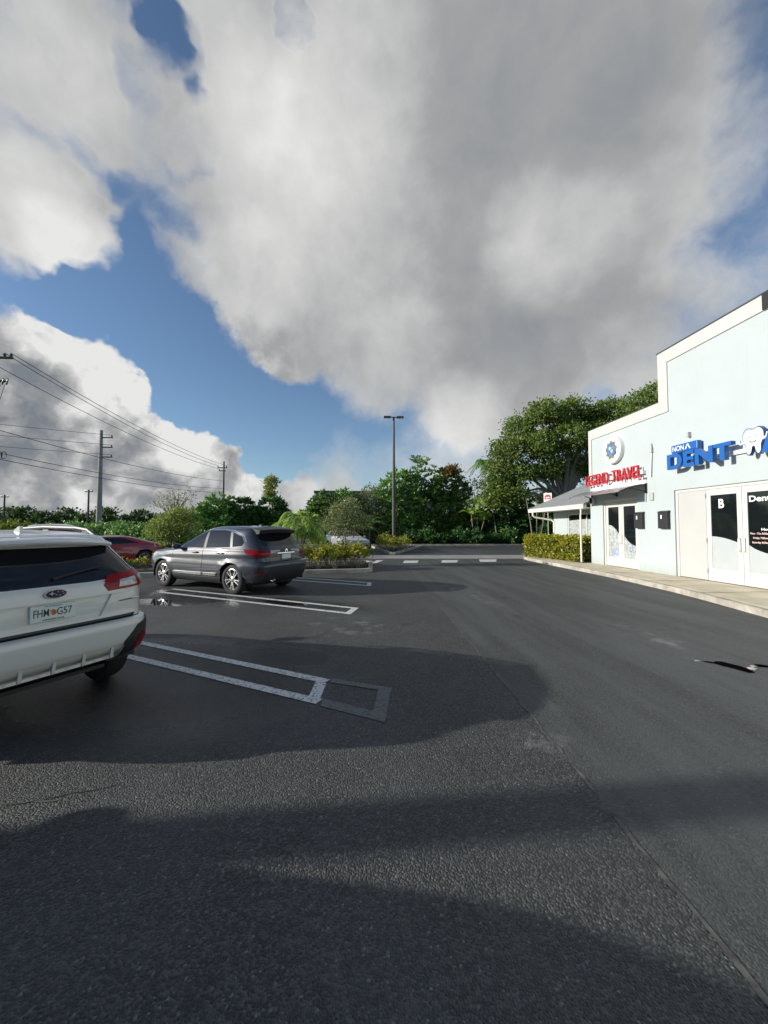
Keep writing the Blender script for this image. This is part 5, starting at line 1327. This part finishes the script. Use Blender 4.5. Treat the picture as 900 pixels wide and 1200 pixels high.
def make_wheel(r, width, rim_r, kind, parent, rimm='alloy'):
    """outer face towards +y"""
    h = width / 2; mb = MB()
    prof = [(rim_r, -h * .8), (rim_r + .012, -h * .95), (r - .05, -h), (r - .012, -h * .82), (r, -h * .55), (r, h * .55), (r - .012, h * .82), (r - .05, h), (rim_r + .012, h * .95), (rim_r, h * .8)]
    mb.lathe(prof, 44, 'Y')
    w = mb.build('wheel', M['rubber'], parent, smooth=True)
    mb = MB(); mb.lathe([(rim_r, h * .80), (rim_r - .012, h * .84), (rim_r - .022, h * .70), (rim_r - .03, -h * .8)], 44, 'Y')
    n = 10
    for k in range(n):
        if kind == 'twin': a = 2 * math.pi * (k // 2) / (n // 2) + (.20 if k % 2 else -.20); wd = .011
        else: a = 2 * math.pi * k / n; wd = .021
        c, s_ = math.cos(a), math.sin(a); u = Vector((c, 0, s_)); t = Vector((-s_, 0, c))
        p0 = u * .05 + Vector((0, h * .72, 0)); p1 = u * (rim_r - .016) + Vector((0, h * .80, 0)); dy = Vector((0, -.03, 0))
        vs = [mb.bm.verts.new(p) for p in (p0 - t * wd * 1.1, p0 + t * wd * 1.1, p1 + t * wd * .75, p1 - t * wd * .75, p0 - t * wd * 1.1 + dy, p0 + t * wd * 1.1 + dy, p1 + t * wd + dy, p1 - t * wd + dy)]
        for f in ((0, 1, 2, 3), (0, 4, 5, 1), (1, 5, 6, 2), (2, 6, 7, 3), (3, 7, 4, 0)): mb.bm.faces.new([vs[i] for i in f])
    mb.lathe([(0, h * .80), (.05, h * .79), (.068, h * .70), (.07, h * .4)], 20, 'Y')
    mb.build('rim', M[rimm], w, smooth=True)
    mb = MB(); mb.lathe([(0, h * .30), (rim_r - .03, h * .30), (rim_r - .028, -h * .5)], 28, 'Y'); mb.build('brake', M['rimdark'], w)
    return w
def set_wheels(car, width, rim_r, kind, rimm='alloy'):
    g = car.wheels; first = None
    for xw in (g['rear'], g['front']):
        for sd in (1, -1):
            if first is None: o = first = make_wheel(g['r'], width, rim_r, kind, car.root, rimm)
            else: o = copy_tree(first, car.root)
            o.location = (xw, sd * (g['track'] - width / 2), g['r']); o.rotation_euler = (0, random.uniform(0, .6), 0 if sd > 0 else math.pi)
def mirror_part(car, x, y, z, m):
    for sd in (1, -1):
        mb = MB(); mb.ball((x, sd * (y + .12), z), .07, .12, .075, 14); mb.tube([(x + .02, sd * (y - .03), z - .06), (x + .01, sd * (y + .06), z - .03)], .025, 8)
        mb.build('mirror', m, car.root, smooth=True)
def fin(car, x, z, m):
    mb = MB(); mb.extr([(x, .012, z - .03), (x + .20, .012, z - .03), (x + .06, .006, z + .055), (x + .015, .006, z + .06)], (0, -.024, 0)); mb.build('antenna_fin', m, car.root)

# ---- white wagon in the near stall
CT = dict(rear=.83, front=3.50, r=.36, track=.875, belt=1.10)
def ct_warp(x, y, z):
    if z > 1.0:
        k = min(1, (z - 1.0) / .4); z -= k * (.030 * max(0, (1.2 - x)) ** 1.5 + .05 * max(0, (x - 2.2)) ** 1.6)
    if x < .25 and .52 < z < .74: x += .0
    return x, y, z
ct = Car('parked_car', 'white crossover wagon with black roof rails and lower trim, rear plate FHM G57', M['whitepaint'],
         [(.29, .42, 4.05, .76), (.36, .19, 4.30, .835), (.46, .045, 4.40, .885), (.56, .008, 4.44, .90), (.66, .0, 4.45, .902), (.715, .012, 4.44, .900), (.745, .075, 4.43, .897), (.80, .085, 4.42, .893), (.90, .09, 4.30, .890), (1.00, .10, 3.90, .882), (1.10, .13, 3.30, .866), (1.18, .19, 3.12, .83), (1.30, .31, 2.80, .765), (1.42, .43, 2.48, .695), (1.475, .46, 2.30, .665), (1.515, .50, 2.12, .61), (1.545, .68, 1.92, .48), (1.56, 1.0, 1.7, .22)],
         CT, nr=8, nf=5, warp=ct_warp, flare=.018)
BP = M['blackplastic']
def from_panel(car, o, poly, ang, name, m, off=.006, skirt=.012, nmin=.08, parent=None):
    """cut a piece out of an already built panel object and leave it as that panel's own part"""
    bm = bmesh.new(); bm.from_mesh(o.data); bm.normal_update()
    piece = car.cut(poly, ang, bm=bm, nmin=nmin)
    par = parent if parent is not None else o
    nm = o.name.split('.')[0]; old = o.data
    ln = []; bm.normal_update(); bm.verts.index_update()
    for f in bm.faces:
        for l in f.loops: ln.append(car.normal_at(l.vert.co)[:])
    bm.to_mesh(old); bm.free()
    old.polygons.foreach_set('use_smooth', [True] * len(old.polygons)); old.normals_split_custom_set(ln)
    return car.obj(piece, name, m, par, off=off, skirt=skirt)
ct.sides = {}
for sd in (1, -1):
    a = 180 - 38 * sd
    # tail lamp wraps round the corner: red above, clear below
    e = Vector((-math.sin(R(a)), math.cos(R(a)), 0))
    uc = e.dot(Vector((.14, .84 * sd, 0)))
    f = 1 if sd < 0 else -1
    lam = ct.cut([(uc + f * q_, z) for q_, z in ((-.38, 1.05), (-.31, 1.13), (.14, 1.18), (.22, 1.17), (.20, 1.02), (.02, 1.02), (-.36, 1.00))], a, nmin=-.2, cond=lambda p, sd=sd: p.y * sd > .3 and p.x < .8)
    L_ = ct.obj(lam, 'tail_light', M['redlens'], off=.016, skirt=.035)
    # pale reflector core
    def core(o, poly, name, m, off):
        bm = bmesh.new(); bm.from_mesh(o.data); bm.normal_update()
        pc = ct.cut(poly, a, bm=bm, nmin=-.2, delete=False); bm.free()
        return ct.obj(pc, name, m, o, off=off, skirt=.004)
    core(L_, [(uc + f * q_, z) for q_, z in ((-.28, 1.03), (-.25, 1.095), (-.10, 1.11), (-.10, 1.035))], 'reversing_lens', M['clearlens'], .004)
    core(L_, [(uc + f * q_, z) for q_, z in ((-.05, 1.07), (-.05, 1.115), (.16, 1.135), (.15, 1.08))], 'indicator_lens', M['clearlens'], .004)
    lo = ct.cut([(uc + f * q_, z) for q_, z in ((-.06, 1.012), (.20, 1.012), (.17, .92), (-.03, .935))], a, nmin=-.2, cond=lambda p, sd=sd: p.y * sd > .3 and p.x < .8)
    ct.obj(lo, 'lower_lens', M['clearlens'], off=.010, skirt=.025)
    # black bumper corner with its reflector
    uc2 = e.dot(Vector((.10, .86 * sd, 0)))
    cor = ct.cut([(uc2 + f * q_, z) for q_, z in ((-.26, .44), (-.30, .53), (-.20, .66), (-.02, .705), (.24, .705), (.30, .50), (.26, .36), (-.18, .36))], a, nmin=-.2, cond=lambda p, sd=sd: p.y * sd > .3 and p.x < .55)
    K_ = ct.obj(cor, 'bumper_corner', BP, off=.014, skirt=.03)
    bm = bmesh.new(); bm.from_mesh(K_.data); bm.normal_update()
    pc = ct.cut([(uc2 + f * q_, z) for q_, z in ((-.20, .45), (-.20, .54), (-.16, .57), (-.05, .57), (-.03, .53), (-.03, .45), (-.06, .43), (-.17, .43))], a, bm=bm, nmin=-.2, delete=False); bm.free()
    ct.obj(pc, 'reflector', M['darkred'], K_, off=.006, skirt=.008)
    if sd > 0 or True:
        fw = ct.cut([(3.02, 1.16), (2.40, 1.43), (2.10, 1.47), (2.06, 1.12)], 90 * sd); ct.obj(fw, 'side_window', M['carglass'], off=-.003)
        rw = ct.cut([(1.98, 1.12), (2.02, 1.47), (1.30, 1.46), (1.14, 1.16)], 90 * sd); ct.obj(rw, 'side_window', M['carglass'], off=-.003)
        qw = ct.cut([(1.07, 1.18), (1.22, 1.45), (.72, 1.40), (.66, 1.24)], 90 * sd); ct.obj(qw, 'side_window', M['carglass'], off=-.003)
        for xx in ([(2.02, .40), (2.02, 1.05)], [(3.05, .40), (3.06, 1.02)], [(1.30, .62), (1.12, .78), (1.08, 1.05)]):
            ct.strip(xx, 90 * sd, .008, 'door_seam', M['seam'], off=-.005, skirt=0)
        ct.strip([(1.40, .32), (3.1, .32)], 90 * sd, .10, 'sill_trim', BP, off=.01, skirt=.02)
# hatch first, then what sits in it
hatch = ct.panel([(-.73, .735), (.73, .735), (.775, .84), (.80, 1.10), (.66, 1.40), (.62, 1.455), (-.62, 1.455), (-.66, 1.40), (-.80, 1.10), (-.775, .84)], 180, 'tailgate', M['whitepaint'], gap=.007, nmin=.15)
from_panel(ct, hatch, [(-.72, 1.13), (-.30, 1.10), (.30, 1.10), (.72, 1.13), (.745, 1.16), (.61, 1.405), (-.61, 1.405), (-.745, 1.16)], 180, 'rear_window', M['carglass'], off=-.004, skirt=.004)
from_panel(ct, hatch, [(-.66, .735), (.66, .735), (.665, .768), (-.665, .768)], 180, 'trim_strip', BP, off=.016, skirt=.03)
from_panel(ct, hatch, [(-.56, .975), (.56, .975), (.50, 1.075), (-.46, 1.075)], 180, 'garnish', M['whitepaint'], off=.028, skirt=.04)
rec = from_panel(ct, hatch, [(-.40, .79), (.36, .79), (.46, .970), (-.48, .970)], 180, 'plate_recess', M['whitepaint'], off=-.02, skirt=-.02)
ct.wells(trim=BP, tw=.07)
sk = ct.cut([(-.62, .36), (.62, .36), (.66, .43), (.60, .515), (-.60, .515), (-.66, .43)], 180, nmin=.1, cond=lambda p: p.x < .5)
skid = ct.obj(sk, 'bumper_insert', M['whitepaint'], off=-.02, skirt=-.02)
for yy in (-.45, -.22, 0, .22, .45):
    mb = MB(); mb.extr([(.085, yy - .012, .385), (.058, yy - .012, .40), (.040, yy - .012, .49), (.06, yy - .012, .505)], (0, .024, 0)); mb.build('rib', M['whitepaint'], skid)
ws = ct.cut([(-.74, 1.10), (.74, 1.10), (.60, 1.46), (-.60, 1.46)], 0, cond=lambda p: p.x > 1.5, nmin=.2); ct.obj(ws, 'windshield', M['carglass'], off=-.003)
for sd in (1, -1):
    hl = ct.cut([(sd * q_, z) for q_, z in ((.55, .72), (.55, .84), (.86, .90), (.86, .74))], 0, cond=lambda p, sd=sd: p.y * sd > .3, nmin=.05); ct.obj(hl, 'headlight', M['headlamp'], off=.005, skirt=.01)
gr = ct.cut([(-.50, .58), (.50, .58), (.50, .80), (-.50, .80)], 0, cond=lambda p: p.x > 3); ct.obj(gr, 'grille', BP, off=.004, skirt=.01)
# spoiler lip over the rear glass
mb = MB()
P = [(.62, 1.495), (.45, 1.500), (.30, 1.470), (.285, 1.455), (.30, 1.435), (.46, 1.425)]
for y0, y1, sx in ((-.60, .60, 0),):
    n = 12; rows = []
    for i in range(n + 1):
        y = y0 + (y1 - y0) * i / n; sw = .10 * (abs(y) / .6) ** 3; dz = -.035 * (abs(y) / .6) ** 2.2
        rows.append([mb.bm.verts.new((x + sw, y, z + dz)) for x, z in P])
    for r0, r1 in zip(rows, rows[1:]):
        for k in range(len(P)): mb.bm.faces.new((r0[k], r0[(k + 1) % len(P)], r1[(k + 1) % len(P)], r1[k]))
    mb.bm.faces.new(rows[0]); mb.bm.faces.new(rows[-1][::-1])
sp_ = mb.build('spoiler', M['whitepaint'], ct.root, smooth=True)
mb = MB(); mb.box(.296, .305, -.12, .12, 1.438, 1.45); mb.build('brake_light', M['darkred'], sp_)
# roof rails on posts, fin, wiper
for sd in (1, -1):
    mb = MB(); y = .57 * sd
    mb.tube([(.62, y, 1.49), (.78, y, 1.555), (1.0, y, 1.575), (1.7, y, 1.585), (2.3, y, 1.565), (2.55, y * .99, 1.52), (2.72, y * .98, 1.46)], [.02, .022, .022, .022, .022, .022, .018], 8)
    rl = mb.build('roof_rail', M['rimdark'], ct.root, smooth=True)
    mb = MB()
    for xx in (.80, 1.65, 2.35): mb.box(xx - .07, xx + .07, y - .018, y + .018, 1.44, 1.56, .01)
    mb.build('rail_post', BP, rl)
fin(ct, .72, 1.535, M['whitepaint'])
mb = MB(); mb.tube([(.17, -.02, 1.15), (.185, -.10, 1.17), (.225, -.42, 1.225)], [.018, .012, .008], 6); mb.build('wiper', BP, ct.root)
# badge, plate
xb = .060
bd = None
mb = MB(); mb.extr([(xb, .078 * math.cos(t), 1.045 + .038 * math.sin(t)) for t in np.linspace(0, 6.2832, 28, endpoint=False)], (-.008, 0, 0)); bd = mb.build('badge', M['chrome'], ct.root)
mb = MB(); mb.extr([(xb - .0085, .070 * math.cos(t), 1.045 + .031 * math.sin(t)) for t in np.linspace(0, 6.2832, 28, endpoint=False)], (-.002, 0, 0)); mb.build('badge_field', mat('badge_blue', (.01, .016, .04), .2), bd)
mb = MB()
for yy, zz, r_ in ((.03, 1.049, .020), (-.012, 1.060, .008), (-.042, 1.056, .008), (-.052, 1.041, .008), (-.025, 1.033, .008), (.0, 1.038, .008)):
    pts = []
    for k in range(8):
        rr = r_ if k % 2 == 0 else r_ * .32
        pts.append((xb - .0108, yy + 1.25 * rr * math.sin(k * math.pi / 4), zz + rr * math.cos(k * math.pi / 4)))
    mb.extr(pts, (-.002, 0, 0))
mb.build('badge_stars', M['chrome'], bd)
mb = MB(); xp = .094
mb.box(xp - .012, xp + .03, -.158, .158, .828, .958, .004)
pz = .788
plt = mb.build('license_plate', M['plate'], ct.root)
BX, BZ = (0, -1, 0), (0, 0, 1)
for txt, y, w in (('FHM', .137, .104), ('G57', -.022, .108)):
    place_mesh('lettering', fit_text(txt, w, .060, .002, .004), M['plategreen'], plt, frame_matrix((xp - .0125, y, .868), BX, BZ))
place_mesh('lettering', fit_text('SUNSHINE STATE', .15, .012, .002, .01), M['plategreen'], plt, frame_matrix((xp - .0125, .075, .836), BX, BZ))
place_mesh('lettering', fit_text('FLORIDA', .12, .012, .002, .01), M['plateteal'], plt, frame_matrix((xp - .0125, .06, .941), BX, BZ))
mb = MB()
for yy, zz in ((.006, .906), (-.006, .895), (.002, .885)): mb.extr([(xp - .0126, yy + .018 * math.cos(t), zz + .015 * math.sin(t)) for t in np.linspace(0, 6.28, 14, endpoint=False)], (-.0015, 0, 0))
mb.build('orange_mark', M['orange'], plt)
# model script at the right of the hatch
mb = MB(); mb.tube([(.083, -.52, .90), (.084, -.70, .908)], .006, 5); mb.build('script_badge', M['chrome'], ct.root)
mirror_part(ct, 2.85, .88, 1.08, M['whitepaint'])
ct.finish(); set_wheels(ct, .225, .225, 'ten', 'rimdark')
mb = MB(); mb.box(.5, 3.9, -.62, .62, .20, .235); mb.build('underbody', BP, ct.root)
ct.root.location = (-2.475, 3.40, .004); ct.root.rotation_euler = (0, 0, R(150)); ct.root.scale = (.97, 1.0, 1.03)

# ---- grey crossover in the far stall
RX = dict(rear=.98, front=3.73, r=.365, track=.925, belt=1.08)
def rx_warp(x, y, z):
    if z > 1.05:
        k = min(1, (z - 1.05) / .4); z -= k * (.012 * max(0, (1.2 - x)) ** 1.5 + .055 * max(0, (x - 2.5)) ** 1.6)
    if abs(y) > .5 and .45 < z < 1.02: y += math.copysign(.010 * math.exp(-((z - .92 + .03 * (x - 2)) / .06) ** 2) - .024 * math.exp(-((z - .64) / .14) ** 2), y)
    return x, y, z
rx = Car('parked_car', 'dark grey crossover with silver twin spoke wheels and red wraparound tail lights', M['greypaint'],
         [(.23, .42, 4.25, .80), (.32, .16, 4.58, .89), (.45, .05, 4.68, .935), (.58, .01, 4.73, .948), (.70, .0, 4.73, .95), (.77, .03, 4.72, .948), (.80, .09, 4.71, .946), (.90, .10, 4.62, .942), (1.0, .10, 4.35, .93), (1.06, .13, 3.75, .918), (1.12, .18, 3.45, .895), (1.25, .29, 3.12, .85), (1.42, .42, 2.72, .785), (1.54, .48, 2.40, .73), (1.60, .53, 2.22, .68), (1.645, .66, 2.0, .56), (1.668, 1.0, 1.75, .25)],
         RX, nr=6.5, nf=4.6, warp=rx_warp, flare=.022)
for sd in (1, -1):
    g = 90 * sd
    # glasshouse, bright surround, doors with handles, silver sill moulding
    fw = rx.cut([(3.16, 1.12), (2.50, 1.46), (2.20, 1.535), (2.10, 1.54), (2.06, 1.10)], g); rx.obj(fw, 'side_window', M['carglass'], off=-.003)
    rw = rx.cut([(1.97, 1.105), (2.01, 1.54), (1.45, 1.545), (1.22, 1.52), (1.08, 1.14)], g); rx.obj(rw, 'side_window', M['carglass'], off=-.003)
    qw = rx.cut([(1.0, 1.145), (1.13, 1.505), (.78, 1.40), (.66, 1.26), (.70, 1.18)], g); rx.obj(qw, 'side_window', M['carglass'], off=-.003)
    rx.strip([(3.24, 1.115), (2.54, 1.488), (2.20, 1.565), (1.45, 1.575), (1.10, 1.545), (.72, 1.42), (.60, 1.27)], g, .022, 'window_surround', M['chrome'], off=.003, skirt=.006)
    rx.strip([(2.062, 1.10), (2.10, 1.54)], g, .0, 'pillar', BP) if False else None
    pl_ = rx.cut([(2.056, 1.10), (2.095, 1.54), (2.014, 1.54), (1.974, 1.105)], g); rx.obj(pl_, 'pillar', BP, off=-.002)
    fd = rx.panel([(3.22, .40), (3.30, .70), (3.26, 1.085), (2.05, 1.085), (2.03, .40)], g, 'front_door', M['greypaint'])
    rd = rx.panel([(2.025, .40), (2.04, 1.085), (1.06, 1.12), (1.20, .86), (1.42, .62), (1.52, .40)], g, 'rear_door', M['greypaint'])
    for d_, xx in ((fd, 2.22), (rd, 1.26)):
        mb = MB(); y = .935 * sd
        loc, nn, _, _ = rx.tree.find_nearest(Vector((xx, y, .985)))
        mb.tube([loc + nn * .0, loc + Vector((.02, 0, 0)) + nn * .035, loc + Vector((.19, 0, -.004)) + nn * .035, loc + Vector((.21, 0, -.004))], .016, 8); mb.build('handle', M['greypaint'], d_, smooth=True)
    from_panel(rx, fd, [(2.06, .425), (3.215, .425), (3.23, .475), (2.06, .485)], g, 'sill_moulding', M['steel'], off=.02, skirt=.03)
    from_panel(rx, rd, [(2.01, .425), (2.01, .485), (1.50, .50), (1.53, .425)], g, 'sill_moulding', M['steel'], off=.02, skirt=.03)
    rx.obj(rx.cut([(1.40, .26), (3.3, .26), (3.3, .375), (1.40, .375)], g), 'sill_trim', BP, off=.008, skirt=.015)
    a = 180 - 40 * sd; e = Vector((-math.sin(R(a)), math.cos(R(a)), 0)); uc = e.dot(Vector((.14, .88 * sd, 0))); f = 1 if sd < 0 else -1
    cd_ = lambda p, sd=sd: p.y * sd > .25 and p.x < .9
    lam = rx.cut([(uc + f * q_, z) for q_, z in ((-.30, .95), (-.28, 1.06), (.12, 1.085), (.30, 1.10), (.28, 1.02), (.10, .935), (-.10, .915))], a, nmin=-.3, cond=cd_)
    rx.obj(lam, 'tail_light', M['redlens'], off=.012, skirt=.03)
    lam = rx.cut([(uc + f * q_, z) for q_, z in ((-.30, 1.0), (-.29, 1.06), (-.45, 1.065), (-.60, 1.06), (-.60, 1.03), (-.45, 1.018))], a, nmin=-.3, cond=cd_)
    rx.obj(lam, 'tail_light', M['clearlens'], off=.012, skirt=.03)
    rf = rx.cut([(uc + f * q_, z) for q_, z in ((-.18, .50), (-.18, .56), (.05, .60), (.06, .56))], a, nmin=-.3, cond=cd_); rx.obj(rf, 'reflector', M['darkred'], off=.006, skirt=.012)
rx.wells(trim=None)
hatch = rx.panel([(-.62, .80), (.62, .80), (.70, .93), (.76, 1.05), (.70, 1.16), (.60, 1.55), (-.60, 1.55), (-.70, 1.16), (-.76, 1.05), (-.70, .93)], 180, 'tailgate', M['greypaint'], nmin=.12, cond=lambda p: p.x < 1.2)
from_panel(rx, hatch, [(-.66, 1.175), (.66, 1.175), (.56, 1.50), (-.56, 1.50)], 180, 'rear_window', M['carglass'], off=-.003, skirt=.004)
from_panel(rx, hatch, [(-.30, .985), (.30, .985), (.30, 1.003), (-.30, 1.003)], 180, 'chrome_bar', M['chrome'], off=.015, skirt=.02)
bk_ = rx.cut([(-.80, .28), (.80, .28), (.84, .44), (.60, .55), (-.60, .55), (-.84, .44)], 180, nmin=.05, cond=lambda p: p.x < .7); dif = rx.obj(bk_, 'rear_valance', BP, off=.006, skirt=.02)
for sd in (1, -1):
    mb = MB(); mb.tube([(.10, .48 * sd, .36), (-.0, .48 * sd, .355)], .045, 14, cap=False); mb.build('exhaust', M['chrome'], rx.root, smooth=True)
ws = rx.cut([(-.78, 1.14), (.78, 1.14), (.64, 1.54), (-.64, 1.54)], 0, cond=lambda p: p.x > 1.7, nmin=.2); rx.obj(ws, 'windshield', M['carglass'], off=-.003)
for sd in (1, -1):
    hl = rx.cut([(sd * q_, z) for q_, z in ((.50, .78), (.50, .85), (.70, .93), (.93, .95), (.93, .84), (.80, .76))], 0, cond=lambda p, sd=sd: p.y * sd > .3, nmin=.02); rx.obj(hl, 'headlight', M['headlamp'], off=.006, skirt=.012)
gr = rx.cut([(-.42, .52), (.42, .52), (.50, .70), (.36, .86), (-.36, .86), (-.50, .70)], 0, cond=lambda p: p.x > 3); rx.obj(gr, 'grille', BP, off=.005, skirt=.012)
mb = MB(); P = [(.80, 1.650), (.50, 1.632), (.26, 1.585), (.245, 1.565), (.27, 1.50), (.50, 1.47)]; n = 12; rows = []
for i in range(n + 1):
    y = -.62 + 1.24 * i / n; sw = .12 * (abs(y) / .62) ** 3; dz = -.035 * (abs(y) / .62) ** 2.2
    rows.append([mb.bm.verts.new((x + sw, y, z + dz)) for x, z in P])
for r0, r1 in zip(rows, rows[1:]):
    for k in range(len(P)): mb.bm.faces.new((r0[k], r0[(k + 1) % len(P)], r1[(k + 1) % len(P)], r1[k]))
mb.bm.faces.new(rows[0]); mb.bm.faces.new(rows[-1][::-1]); mb.build('spoiler', M['black'], rx.root, smooth=True)
fin(rx, .95, 1.64, M['greypaint'])
mb = MB(); mb.box(.075, .10, -.155, .155, .845, .965, .004); pr_ = mb.build('license_plate', M['plate'], rx.root)
mb = MB(); mb.box(.0735, .0748, -.12, .12, .88, .93)
mb.bm.free()
place_mesh('lettering', fit_text('II I II', .2, .05, .001, .01), M['plategreen'], pr_, frame_matrix((.0745, .10, .885), BX, BZ)) if False else None
mb = MB(); mb.extr([(.082, .05, 1.02), (.082, .02, 1.09), (.082, -.02, 1.09), (.082, -.05, 1.02), (.082, -.032, 1.02), (.082, -.018, 1.055), (.082, .018, 1.055), (.082, .032, 1.02)], (-.006, 0, 0)); mb.build('badge', M['chrome'], rx.root)
mb = MB(); mb.box(.33, .34, .36, .48, 1.20, 1.25); mb.build('window_sticker', M['text_white'], rx.root)
mirror_part(rx, 2.98, .90, 1.13, M['greypaint'])
rx.finish(); set_wheels(rx, .235, .255, 'twin')
mb = MB(); mb.box(.5, 4.2, -.68, .68, .20, .235); mb.build('underbody', BP, rx.root)
rx.root.location = (-1.72, 9.82, .004); rx.root.rotation_euler = (0, 0, R(147.5)); rx.root.scale = (1, 1, 1)

# ---- plain cars further off
def simple_car(label, paintm, levels, g, wins, ws, loc, rz, rear=None, rim=.22, hood_lamp=(.45, .62, .85, .74)):
    c = Car('parked_car', label, paintm, levels, g, nr=6, nf=4.5, flare=.02, sub=4, nq=18)
    for sd in (1, -1):
        for w in wins: c.obj(c.cut(w, 90 * sd), 'side_window', M['carglass'], off=-.003)
        hl = c.cut([(sd * hood_lamp[0], hood_lamp[1]), (sd * hood_lamp[0], hood_lamp[1] + .08), (sd * hood_lamp[2], hood_lamp[3] + .06), (sd * hood_lamp[2], hood_lamp[1])], 0, cond=lambda p, sd=sd: p.y * sd > .3, nmin=.02); c.obj(hl, 'headlight', M['headlamp'], off=.005, skirt=.01)
        tl = c.cut([(sd * .55, hood_lamp[3]), (sd * .55, hood_lamp[3] + .1), (sd * .84, hood_lamp[3] + .1), (sd * .84, hood_lamp[3])], 180, cond=lambda p, sd=sd: p.y * sd < -.3, nmin=.02)
        tl.free()
        tl = c.cut([(-sd * q_, z) for q_, z in ((.55, hood_lamp[3]), (.55, hood_lamp[3] + .1), (.86, hood_lamp[3] + .1), (.86, hood_lamp[3]))], 180, cond=lambda p, sd=sd: p.y * sd > .3, nmin=.02); c.obj(tl, 'tail_light', M['redlens'], off=.005, skirt=.01)
    c.obj(c.cut(ws, 0, cond=lambda p: p.x > 1.4, nmin=.15), 'windshield', M['carglass'], off=-.003)
    if rear: c.obj(c.cut(rear, 180, cond=lambda p: p.x < 1.6, nmin=.15), 'rear_window', M['carglass'], off=-.003)
    gr = c.cut([(-.42, .36), (.42, .36), (.42, .50), (-.42, .50)], 0, cond=lambda p: p.x > 3); c.obj(gr, 'grille', BP, off=.004, skirt=.01)
    c.wells(); mirror_part(c, ws[0][1] and g['front'] - .75, g['track'] - .02, g['belt'] + .02, paintm)
    c.finish(); set_wheels(c, .225, rim, 'twin')
    c.root.location = loc; c.root.rotation_euler = (0, 0, rz)
    return c
CP = dict(rear=.95, front=3.55, r=.335, track=.90, belt=.88)
simple_car('maroon sports coupe parked beyond the island at left', M['redpaint'],
    [(.16, .30, 4.25, .80), (.26, .10, 4.44, .88), (.42, .02, 4.50, .915), (.58, .0, 4.48, .92), (.72, .02, 4.38, .91), (.82, .04, 4.05, .895), (.90, .10, 3.45, .87), (.96, .30, 3.20, .83), (1.08, .75, 2.95, .74), (1.20, 1.15, 2.65, .64), (1.26, 1.4, 2.45, .54), (1.285, 1.65, 2.25, .3)],
    CP, [[(2.92, .95), (2.42, 1.21), (1.75, 1.22), (1.15, .98)]], [(-.72, .93), (.72, .93), (.56, 1.22), (-.56, 1.22)], (-8.95, 18.0, .004), R(180 + 62 - 62 + 118 - 118), rear=[(-.62, .99), (.62, .99), (.48, 1.2), (-.48, 1.2)], hood_lamp=(.52, .60, .86, .68)).root.rotation_euler = (0, 0, R(232))
SD = dict(rear=1.0, front=3.65, r=.33, track=.88, belt=.95)
simple_car('small white hatchback behind the young tree and golden shrubs', M['silverpaint'],
    [(.20, .32, 4.05, .80), (.32, .10, 4.28, .87), (.48, .01, 4.34, .895), (.62, .0, 4.34, .90), (.76, .02, 4.25, .895), (.88, .05, 3.85, .88), (.97, .10, 3.35, .86), (1.06, .2, 3.1, .81), (1.2, .38, 2.82, .73), (1.34, .60, 2.50, .655), (1.40, .80, 2.25, .57), (1.43, 1.1, 1.95, .3)],
    SD, [[(2.95, 1.03), (2.35, 1.35), (1.85, 1.37), (1.82, 1.0)], [(1.75, 1.0), (1.78, 1.37), (1.1, 1.33), (.80, 1.08)]], [(-.74, 1.02), (.74, 1.02), (.60, 1.34), (-.60, 1.34)], (-1.75, 28.4, .004), R(-62), rear=[(-.68, 1.03), (.68, 1.03), (.56, 1.31), (-.56, 1.31)])
SV = dict(rear=1.0, front=3.85, r=.37, track=.93, belt=1.10)
simple_car('silver tall utility car showing between the roof rails of the white wagon', M['silverpaint'],
    [(.24, .34, 4.45, .84), (.40, .08, 4.72, .93), (.60, .0, 4.78, .95), (.80, .02, 4.75, .95), (.98, .05, 4.55, .94), (1.06, .08, 3.9, .925), (1.14, .12, 3.5, .90), (1.35, .25, 3.15, .84), (1.60, .42, 2.75, .77), (1.70, .55, 2.5, .70), (1.75, .8, 2.2, .55), (1.78, 1.2, 1.9, .25)],
    SV, [[(3.2, 1.16), (2.6, 1.58), (2.1, 1.66), (2.06, 1.14)], [(1.97, 1.14), (2.01, 1.66), (1.25, 1.66), (1.10, 1.16)]], [(-.80, 1.17), (.80, 1.17), (.66, 1.64), (-.66, 1.64)], (-15.6, 20.2, .004), R(-40), rear=[(-.76, 1.18), (.76, 1.18), (.62, 1.62), (-.62, 1.62)], hood_lamp=(.5, .78, .9, .86))
# the car in the next stall: out of the picture, its shadow reaches across the foreground
nx = simple_car('dark blue tall utility car in the stall left of the camera', M['bluepaint'],
    [(.24, .34, 4.45, .84), (.40, .08, 4.72, .93), (.60, .0, 4.78, .95), (.80, .02, 4.75, .95), (.98, .05, 4.55, .94), (1.06, .08, 3.9, .925), (1.14, .12, 3.5, .90), (1.35, .25, 3.15, .84), (1.60, .42, 2.75, .77), (1.70, .55, 2.5, .70), (1.75, .8, 2.2, .55), (1.78, 1.2, 1.9, .25)],
    SV, [[(3.2, 1.16), (2.6, 1.58), (2.1, 1.66), (2.06, 1.14)], [(1.97, 1.14), (2.01, 1.66), (1.25, 1.66), (1.10, 1.16)]], [(-.80, 1.17), (.80, 1.17), (.66, 1.64), (-.66, 1.64)], (-2.75, -.25, .004), R(150), rear=[(-.76, 1.18), (.76, 1.18), (.62, 1.62), (-.62, 1.62)], hood_lamp=(.5, .78, .9, .86))
